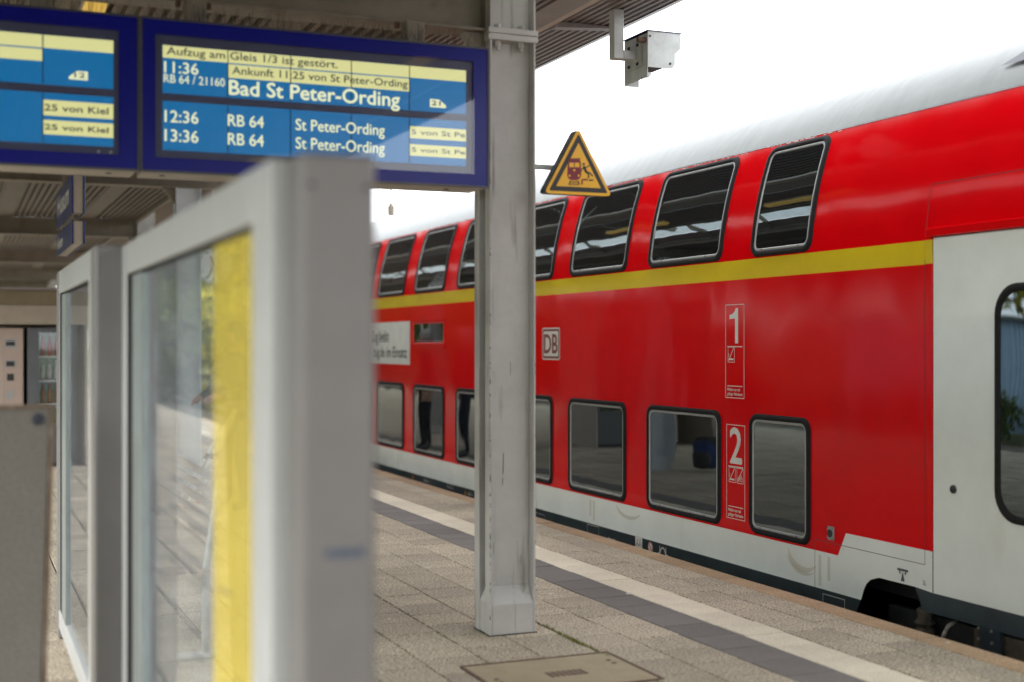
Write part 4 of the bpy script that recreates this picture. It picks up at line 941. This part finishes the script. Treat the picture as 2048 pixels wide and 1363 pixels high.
MB().cyl((pc.x, pc.y, pc.z + rc), (pc.x, pc.y, ZD + .38), .02).build('hanger', G_GALV, ck)
# bench
bn = thing('metal_bench', (1.0, 7.7, 0), 'grey metal platform bench behind the windbreak glass, seen at its leg end', 'bench')
for yy in (6.74, 8.5):
    MB().tube([(.76, yy, .02), (1.22, yy, .02)], .022).build('foot_bar', G_GALV, bn); MB().tube([(.86, yy, .02), (.86, yy, .32), (.82, yy, .41), (.78, yy, .44)], .02).build('leg', G_GALV, bn, smooth=True)
    MB().tube([(1.15, yy, .02), (1.15, yy, .43)], .02).build('leg', G_GALV, bn, smooth=True); MB().tube([(1.15, yy, .43), (1.22, yy, .90)], .018).build('back_post', G_GALV, bn)
for k in range(7): MB().box(.76 + k * .06, .80 + k * .06, 6.66, 8.6, .441, .456).build('seat_slat', M_DECK2, bn)
for k in range(5): MB().box(1.185 + k * .012, 1.20 + k * .012, 6.66, 8.6, .58 + k * .07, .62 + k * .07).build('back_slat', M_DECK2, bn)

def person(loc, rotz, label, jacket, trousers, skin, hairc, arms, name='person'):
    """one skinned body; arms: (left elbow, left hand, right elbow, right hand) in body space, x right, y forward"""
    t = thing(name, loc, label, 'person'); t.rotation_euler = (0, 0, rotz)
    V = []; E = []; Rr = []
    def v(p, r, par=None):
        V.append(Vector(p)); Rr.append(r); k = len(V) - 1
        if par is not None: E.append((par, k))
        return k
    pel = v((0, 0, .95), .125); wa = v((0, .0, 1.12), .120, pel); chs = v((0, .01, 1.33), .135, wa); nk = v((0, .01, 1.48), .060, chs); nk2 = v((0, .015, 1.54), .052, nk)
    hd = v((0, .025, 1.62), .083, nk2); hd2 = v((0, .02, 1.70), .080, hd); v((0, .01, 1.755), .045, hd2)
    for s in (-1, 1):
        hp = v((s * .10, 0, .88), .095, pel); kn = v((s * .11, .03, .50), .060, hp); an = v((s * .12, -.01, .10), .042, kn); to = v((s * .14, .07, .045), .042, an); v((s * .15, .15, .035), .032, to)
    for s, (eb, hn) in ((-1, arms[:2]), (1, arms[2:])):
        shd = v((s * .17, 0, 1.42), .062, chs); el = v(eb, .046, shd); wr = v(hn, .030, el)
        d = (Vector(hn) - Vector(eb)).normalized(); side = d.cross(Vector((0, 1, 0))); side = side.normalized() if side.length > .1 else Vector((1, 0, 0))
        pm = v(Vector(hn) + d * .06, .032, wr)
        for j, l_ in ((-1.5, .062), (-.5, .075), (.5, .07), (1.5, .055)):
            k1 = v(Vector(hn) + d * .095 + side * .017 * j, .0095, pm); k2 = v(V[k1] + d * l_ * .5 + Vector((0, .01, -.01)), .009, k1); v(V[k2] + d * l_ * .35 + Vector((0, .018, -.012)), .008, k2)
        k1 = v(Vector(hn) + d * .04 + side * .04, .010, wr); v(V[k1] + d * .035 + side * .012, .009, k1)
    me = bpy.data.meshes.new('body'); me.from_pydata([tuple(p) for p in V], E, []); ob = bpy.data.objects.new('tmp', me); COL.objects.link(ob)
    sk_ = ob.modifiers.new('s', 'SKIN'); sk_.use_smooth_shade = True
    for k, sv in enumerate(me.skin_vertices[0].data): sv.radius = (Rr[k] * (1.25 if k in (0, 1, 2) else 1), Rr[k] * (.85 if k in (0, 1, 2) else 1)); sv.use_root = (k == 0)
    sb_ = ob.modifiers.new('d', 'SUBSURF'); sb_.levels = 1; sb_.render_levels = 1
    dg = bpy.context.evaluated_depsgraph_get(); dg.update(); m2 = bpy.data.meshes.new_from_object(ob.evaluated_get(dg)); bpy.data.objects.remove(ob)
    for m_ in (mat('cloth_' + jacket[0], jacket[1], .9, 0, .2, 9, .004, 12), mat('cloth_' + trousers[0], trousers[1], .9, 0, .2, 9, .004, 12), mat('skin_%s' % skin[0], skin[1], .6), mat('shoe_black', (.02, .02, .02), .5)): m2.materials.append(m_)
    hands = [Vector(arms[1]), Vector(arms[3])]
    for p in m2.polygons:
        c = p.center; p.use_smooth = True
        p.material_index = 3 if c.z < .10 else 1 if (c.z < .90 and min((c - h).length for h in hands) > .2 and abs(c.x) < .22) else 2 if (c.z > 1.50 or min((c - h).length for h in hands) < .0 or any((c - h).dot((h - Vector(e)).normalized()) > .0 and (c - h).length < .22 for h, e in zip(hands, (arms[0], arms[2])))) else 0
    b = bpy.data.objects.new('body', m2); COL.objects.link(b); b.parent = t
    hr = MB(); P = []
    for r_, h in ((.088, 1.60), (.096, 1.66), (.097, 1.72), (.075, 1.775), (.03, 1.80)): P.append((r_, h))
    hr.lathe((0, -.012, 0), P, 14); 
    h_ = hr.build('hair', mat('hair_%s' % hairc[0], hairc[1], .8), None, smooth=True); h_.parent = t; h_.location = (0, 0, 0)
    fc = MB().lathe((0, .105, 1.615), [(.014, -.02), (.017, 0), (.010, .02)], 8); n_ = fc.build('nose', mat('skin_%s' % skin[0], skin[1], .6), None, smooth=True); n_.parent = t; n_.location = (0, 0, 0)
    for s in (-1, 1):
        e = MB().lathe((s * .032, .092, 1.655), [(.004, -.006), (.010, 0), (.004, .006)], 8).build('eye', G_DARK, None, smooth=True); e.parent = t; e.location = (0, 0, 0)
    return t
pA = person((2.46, 12.75, 0), R(120), 'standing person in dark clothes with a tripod, seen through yellow film', ('olive', (.10, .09, .05)), ('grey', (.06, .06, .065)), ('a', (.45, .28, .2)), ('brown', (.05, .03, .02)),
            ((-.26, .10, 1.15), (-.16, .30, 1.10), (.26, .08, 1.13), (.12, .33, 1.08)))
pB = person((4.05, 18.7, 0), R(-90), 'person in black jacket and trousers, reflected in the left lower coach window', ('black', (.02, .02, .025)), ('black', (.015, .015, .02)), ('a', (.45, .28, .2)), ('grey', (.35, .33, .31)),
            ((-.27, .0, 1.14), (-.26, .07, .90), (.27, .0, 1.14), (.26, .07, .90)))
pC = person((3.98, 17.2, 0), R(-70), 'person in dark blue trousers, reflected in the coach window beside the column', ('black', (.02, .02, .025)), ('navy', (.012, .016, .035)), ('a', (.45, .28, .2)), ('grey', (.35, .33, .31)),
            ((-.27, .0, 1.14), (-.26, .07, .90), (.27, .02, 1.16), (.18, .22, 1.05)))
# tripod held by the person
tr = thing('tripod', (2.1, 13.0, 0), 'grey camera tripod with a red foot, held slanting by the person behind glass', 'tripod')
top = Vector((2.43, 12.45, 1.02)); M_RF = mat('red_rubber', (.5, .02, .02), .5)
for k, ft in enumerate(((1.95, 13.05, .02), (2.03, 12.95, .03), (2.17, 13.12, .05))):
    ft = Vector(ft); mid = top.lerp(ft, .5); lg = MB().cyl(top, mid, .016).cyl(mid, ft, .011).build('leg', G_GALV, tr)
    MB().lathe(ft - Vector((0, 0, .02)), [(.022, 0), (.022, .03), (.012, .045)], 10).build('rubber_foot', M_RF, lg)
    MB().cyl(mid + (ft - mid).normalized() * -.03, mid + (ft - mid).normalized() * .03, .022).build('clamp', G_DARK, lg)
MB().cyl(top - Vector((0, 0, .05)), top + Vector((0, 0, .06)), .035).build('head', G_DARK, tr); MB().cyl(top + Vector((0, 0, .06)), top + Vector((.02, -.05, .16)), .022).build('ball_head', G_DARK, tr)
# luggage mirrored in the coach windows
def blob(name, c, r, m, parent, sq=.6):
    bm = bmesh.new(); bmesh.ops.create_icosphere(bm, subdivisions=3, radius=1)
    for q in bm.verts:
        p = q.co; p = Vector([math.copysign(abs(k) ** sq, k) for k in p]); q.co = Vector((p.x * r[0], p.y * r[1], p.z * r[2])) * (1 + .05 * math.sin(7 * p.x + 5 * p.z))
    me = bpy.data.meshes.new(name); bm.to_mesh(me); bm.free(); me.materials.append(m)
    for p in me.polygons: p.use_smooth = True
    o = bpy.data.objects.new(name, me); COL.objects.link(o); o.parent = parent; o.location = Vector(c) - ORG[parent]; ORG[o] = ORG[parent]; return o
bk = thing('backpack', (1.84, 14.3, 0), 'blue and black backpack on the paving, mirrored in the lower coach window', 'backpack')
blob('bag', (1.84, 14.3, .23), (.15, .12, .19), mat('blue_nylon', (.008, .03, .16), .7, 0, .5, 9), bk); blob('lid', (1.84, 14.3, .36), (.12, .11, .07), mat('black_nylon', (.015, .015, .018), .7), bk); blob('pocket', (1.96, 14.26, .15), (.07, .10, .11), MATS['black_nylon'], bk)
for s in (-1, 1): MB().tube([(1.72, 14.3 + s * .07, .38), (1.67, 14.3 + s * .08, .26), (1.70, 14.3 + s * .08, .1)], .014, 6).build('strap', MATS['black_nylon'], bk)
sc = thing('suitcase', (1.47, 16.2, 0), 'dark red suitcase on the paving, mirrored in the lower coach window', 'suitcase')
MB().box(1.35, 1.60, 16.08, 16.32, .06, .48).build('shell', mat('dark_red_nylon', (.09, .012, .012), .6, 0, .3, 8), sc, bevel=.04)
MB().tube([(1.38, 16.2, .48), (1.38, 16.2, .8), (1.56, 16.2, .8), (1.56, 16.2, .48)], .01, 6).build('handle', G_DARK, sc)
for s in (1.39, 1.56): MB().cyl((s - .015, 16.2, .032), (s + .015, 16.2, .032), .032).build('wheel', G_DARK, sc)

# ================================================================== TREES, SHED AND BANK AROUND THE STATION
def leafmat(name, c1, c2):
    if name in MATS: return MATS[name]
    m = bpy.data.materials.new(name); m.use_nodes = True; MATS[name] = m; N, L = m.node_tree.nodes, m.node_tree.links
    b = N['Principled BSDF']; b.inputs['Roughness'].default_value = .7; b.inputs['Specular IOR Level'].default_value = .2
    g = N.new('ShaderNodeNewGeometry'); rp = N.new('ShaderNodeValToRGB'); rp.color_ramp.elements[0].color = (*c1, 1); rp.color_ramp.elements[1].color = (*c2, 1)
    L.new(g.outputs['Random Per Island'], rp.inputs[0]); L.new(rp.outputs[0], b.inputs['Base Color'])
    t = N.new('ShaderNodeBsdfTranslucent'); L.new(rp.outputs[0], t.inputs[0]); mx_ = N.new('ShaderNodeMixShader'); mx_.inputs[0].default_value = .35
    L.new(b.outputs[0], mx_.inputs[1]); L.new(t.outputs[0], mx_.inputs[2]); L.new(mx_.outputs[0], N['Material Output'].inputs[0]); return m
LY = leafmat('spring_leaves', (.20, .20, .015), (.52, .44, .035)); LG = leafmat('green_leaves', (.05, .085, .015), (.13, .17, .04))
def tree(x, y, z, h, r, lm, label, nl=2600, ls=.16, trunk=True):
    t = thing('broadleaf_tree' if trunk else 'shrub', (x, y, z), label, 'tree' if trunk else 'shrub', 'trees around the station' if trunk else 'shrubs on the bank')
    mb = MB(); base = Vector((x, y, z)); tips = []
    if trunk:
        mb.cyl(base, base + Vector((0, 0, h * .4)), h * .022, h * .014, 8)
    for k in range(9):
        a = random.uniform(0, 6.28); st_ = base + Vector((0, 0, h * random.uniform(.05 if not trunk else .25, .4 if trunk else .1))); en = base + Vector((r * .7 * math.cos(a), r * .7 * math.sin(a), h * random.uniform(.45, .9)))
        mb.cyl(st_, en, h * .010, h * .003, 5); tips.append(en)
    mb.build('trunk' if trunk else 'stems', M_BARK, t, fixn=False)
    lf = MB(); cl = []
    for k in range(26):
        while True:
            p = Vector((random.uniform(-1, 1), random.uniform(-1, 1), random.uniform(-1, 1)))
            if p.length < 1: break
        cl.append(base + Vector((p.x * r, p.y * r, h * (.60 if trunk else .5) + p.z * h * (.38 if trunk else .45))))
    cl += tips
    for k in range(nl):
        c = random.choice(cl); p = c + Vector((random.gauss(0, r * .22), random.gauss(0, r * .22), random.gauss(0, h * .075)))
        if p.z < z: p.z = z + random.uniform(0, .4)
        a = Vector((random.gauss(0, 1), random.gauss(0, 1), random.gauss(0, 1))).normalized() * ls; b_ = a.cross(Vector((random.gauss(0, 1), random.gauss(0, 1), random.gauss(0, 1)))).normalized() * ls * .6
        lf.add([p - a, p + b_, p + a, p - b_], [(0, 1, 2, 3)])
    lf.build('crown' if trunk else 'foliage', lm, t, fixn=False); return t
for k, (x_, y_, h, r) in enumerate([(7.4, 46, 7.2, 2.6), (9.2, 44, 7.5, 2.4), (8.9, 52, 8.4, 3.0), (10.6, 49.5, 8, 2.2), (6.9, 58, 7, 2.6), (11.5, 58, 8, 2.8)]):
    tree(x_, y_, -1.1, h + .6, r, LY, ['yellow-green spring tree seen through the glass left of the second column', 'yellow-green spring tree behind the yellow film', 'tall yellow-green tree behind the clock', 'yellow-green tree behind the windbreak post', 'far yellow-green tree at the left edge of the nearest pane', 'tallest far yellow-green tree behind the post'][k], 9000, .17)
for k, (x_, y_) in enumerate([(6.0, 41.5), (7.4, 40.5), (8.8, 40.2), (8.1, 43), (10, 40)]):
    tree(x_, y_, -1.1, 4.2, 1.4, LY, ['low yellow-green shrub beyond the platform edge, leftmost of the row', 'low yellow-green shrub beyond the platform edge, second of the row', 'low yellow-green shrub beyond the platform edge, third of the row', 'low yellow-green shrub behind the row of shrubs', 'low yellow-green shrub, rightmost of the row'][k], 3500, .12, False)
# bank opposite, with shed and shrubs: seen in the coach's glass and paint
bank = MB(); n = 40
for i in range(n + 1):
    yy = -60 + 190 * i / n
    bank.v += [(-14.2, yy, -1.13), (-17.5, yy, .2 + .3 * math.sin(yy * .3)), (-24, yy, 1.6 + .6 * math.sin(yy * .17)), (-40, yy, 2.4 + .5 * math.sin(yy * .1))]
bank.f = [(i * 4 + j, i * 4 + j + 1, i * 4 + 5 + j, i * 4 + 4 + j) for i in range(n) for j in range(3)]
tag(bank.build('bank', M_GROUND, smooth=True), kind='structure')
shd = thing('corrugated_shed', (-16.5, 24, -.6), 'pale blue corrugated shed mirrored in the door window of the coach', 'shed')
pts = []; x_ = 15.0
mb = MB()
while x_ < 34: mb.box(-15.02, -14.98, x_, x_ + .1, -.9, 2.2); mb.box(-15.06, -15.02, x_ + .1, x_ + .2, -.9, 2.2); x_ += .2
mb.build('corrugated_wall', mat('pale_blue_sheet', (.38, .52, .66), .5, 0, .1, 3), shd)
box('roof', M_ROOF, shd, -19, -14.8, 14.9, 34.1, 2.21, 2.32); box('back', MATS['pale_blue_sheet'], shd, -18.9, -18.8, 15, 34, -.9, 2.2)
for k in range(11):
    yy = -6 + k * 6.6 + random.uniform(-1, 1); hh_ = random.uniform(7.5, 11)
    tree(-23 + random.uniform(-2, 2), yy, 1.0, hh_, hh_ * .42, LG if k % 3 else LY, 'leafy tree on the bank across the tracks, mirrored in the coach', 3200, .30)
for k in range(9):
    tree(-14.0 + random.uniform(-.4, .4), 6 + k * 4.1, -1.0, random.uniform(1.2, 2.0), .9, LG, 'low shrub before the bank across the tracks, mirrored in the coach', 700, .12, False)

for k, (x_, y_, h, r) in enumerate([(-5.5, 66, 10, 3.6), (-9.5, 72, 12, 4), (-14, 64, 11, 4), (-18, 76, 13, 4.5), (-8, 84, 13, 4.5)]):  # unseen trees, added to darken what the windbreak glass mirrors
    tree(x_, y_, -1.1, h, r, LG, 'large green tree added beyond the platform end, mirrored in the windbreak glass', 4500, .30)

for k in range(8):  # unseen shrubs, added to close the bright gap under the mirrored crowns
    tree(-4.2 - k * 1.9, 57 + 1.3 * (k % 3), -1.1, random.uniform(4.2, 5.4), 1.7, LG, 'tall shrub added beyond the platform end, mirrored in the windbreak glass', 2400, .2, False)
M_STAIN = mat('rust_run_mark', (.52, .32, .07), .6, 0, .3, 20, alpha=.20)
def stain_arc(u, v, ru, rv, a0, a1, wd):
    mb = MB(); c = Pz(u, v); e = Pz(u + ru, v); f_ = Pz(u, v - rv); ry, rz = abs(e[0] - c[0]), abs(f_[1] - c[1]); n = 14
    for i in range(n + 1):
        a = R(a0 + (a1 - a0) * i / n); w_ = wd * math.sin(math.pi * (i + .5) / (n + 1))
        for q in (1 - w_, 1 + w_): mb.v.append((XT - .0013, c[0] - ry * q * math.cos(a), c[1] + rz * q * math.sin(a)))
    mb.f = [(2 * i, 2 * i + 1, 2 * i + 3, 2 * i + 2) for i in range(n)]
    mb.build('rust_mark', M_STAIN, coach, fixn=False)
stain_arc(1258, 1010, 26, 24, 190, 330, .16); stain_arc(1608, 1098, 32, 40, 185, 320, .15); stain_arc(1610, 1100, 38, 46, 200, 300, .10)
mb = MB()
for (u, v0, v1) in ((1181, 998, 1030), (1188, 1000, 1040), (1640, 1108, 1170), (1658, 1112, 1160), (797, 905, 935), (803, 905, 925)):
    bar2(mb, Pz(u, v0), Pz(u, v1), .03, XT - .0013)
tag(mb.build('rust_run', M_STAIN, coach, fixn=False), kind='stuff')
wb = [o for o in bpy.data.objects if o.name == 'glass_windbreak'][0]
pz_ = on_y(690, 1105, 2.624)
sk_ = MB()
for i in range(9):
    dx = (i - 4) * .009; sk_.box(pz_.x + dx - .004, pz_.x + dx + .004, 2.6242, 2.6248, pz_.z - .008 + .004 * math.sin(i * 2.1), pz_.z + .008 + .003 * math.cos(i * 1.7))
tag(sk_.build('blue_smear', mat('blue_marker', (.06, .09, .15), .6), wb), kind='stuff')
for zz_ in (1.90, .3):
    for xx_ in (.66, .775): MB().cyl((xx_, 2.622, zz_), (xx_, 2.6255, zz_), .006, n=8).build('screw', G_DARK, wb)
jm = MB()
for row_x, ya_, yb_, n_ in ((rows[6], 5.2, 7.2, 120), (rows[8], 4.8, 8.5, 200), (rows[9], 5.0, 7.5, 100), (rows[4], 7.5, 9.5, 60)):
    for i in range(n_):
        yy = random.uniform(ya_, yb_); xx = row_x + random.gauss(0, .004); h = random.uniform(.001, .006); a = random.uniform(0, 6.28); dx, dy = .004 * math.cos(a), .004 * math.sin(a)
        jm.add([(xx - dx, yy - dy, -.008), (xx + dx, yy + dy, -.008), (xx + random.gauss(0, .004), yy + random.gauss(0, .004), h)], [(0, 1, 2)])
tag(jm.build('joint_weeds', mat('dry_moss', (.13, .12, .05), .9, 0, .3, 30), plat, fixn=False), kind='stuff')

sg_ = MB()
for (u, v, l_, h_) in ((345, 1010, 20, 9), (310, 1020, 18, 8), (385, 1055, 24, 10), (355, 1125, 30, 12), (315, 1140, 20, 9), (390, 1170, 24, 11), (385, 925, 26, 9), (350, 955, 18, 7), (395, 1310, 24, 12), (450, 1180, 30, 12), (380, 655, 40, 9), (345, 690, 12, 9), (440, 780, 14, 10), (395, 810, 14, 9)):
    a, b = on_x(u - l_ / 2, v - h_, .6152), on_x(u + l_ / 2, v + h_ * .4, .6152); t_ = .010
    sg_.add([(.6146, a.y, a.z), (.6146, b.y, b.z), (.6146, b.y, b.z - t_), (.6146, a.y, a.z - t_)], [(0, 1, 2, 3)])
tag(sg_.build('smudges', mat('smudge_film', (.10, .11, .13), .8, alpha=.35), wb, fixn=False), kind='stuff')

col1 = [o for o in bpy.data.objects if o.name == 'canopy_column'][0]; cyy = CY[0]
MB().box(2.650, 2.930, cyy - .124, cyy + .124, .0, .0045).build('base_shadow_grime', mat('contact_shadow_grime', (.03, .025, .02), .9), col1)  # dark rim painting contact shadow and grime around the foot
cp_ = MB()
for i in range(70):
    z_ = random.betavariate(1, 2) * 2.6 + .05; h_ = random.uniform(.004, .05) * random.random(); side = random.choice((0, 0, 0, 1)); w_ = random.uniform(.001, .0045)
    x_ = 2.656 if side == 0 else 2.924
    if side == 0:
        cp_.add([(x_ - .0006, cyy - .1186, z_), (x_ + w_, cyy - .1188, z_), (x_ + w_ * .5, cyy - .1188, z_ + h_), (x_ - .0006, cyy - .1186, z_ + h_ * 1.2)], [(0, 1, 2, 3)])
        cp_.add([(x_ - .0006, cyy - .1186, z_), (x_ - .0008, cyy - .1186 + w_ * 1.5, z_ + h_ * .3), (x_ - .0008, cyy - .1186 + w_, z_ + h_), (x_ - .0006, cyy - .1186, z_ + h_ * 1.2)], [(0, 1, 2, 3)])
    else: cp_.add([(x_ + .0006, cyy - .1188, z_), (x_ - w_, cyy - .1188, z_), (x_ - w_ * .5, cyy - .1188, z_ + h_), (x_ + .0006, cyy - .1188, z_ + h_ * 1.2)], [(0, 1, 2, 3)])
for (x_, z_, h_, w_) in ((2.755, .86, .13, .006), (2.752, .80, .05, .005), (2.70, .42, .08, .003), (2.86, .36, .06, .003), (2.80, 1.4, .09, .003)):
    yq_ = cyy - .118 + .066 - .0006; cp_.add([(x_, yq_, z_), (x_ + w_, yq_, z_ + .02), (x_ + w_ * 1.2, yq_, z_ + h_), (x_ + w_ * .4, yq_, z_ + h_ * .9)], [(0, 1, 2, 3)])
tag(cp_.build('paint_chips', mat('bare_dark_steel', (.07, .065, .06), .7), col1, fixn=False), kind='stuff')
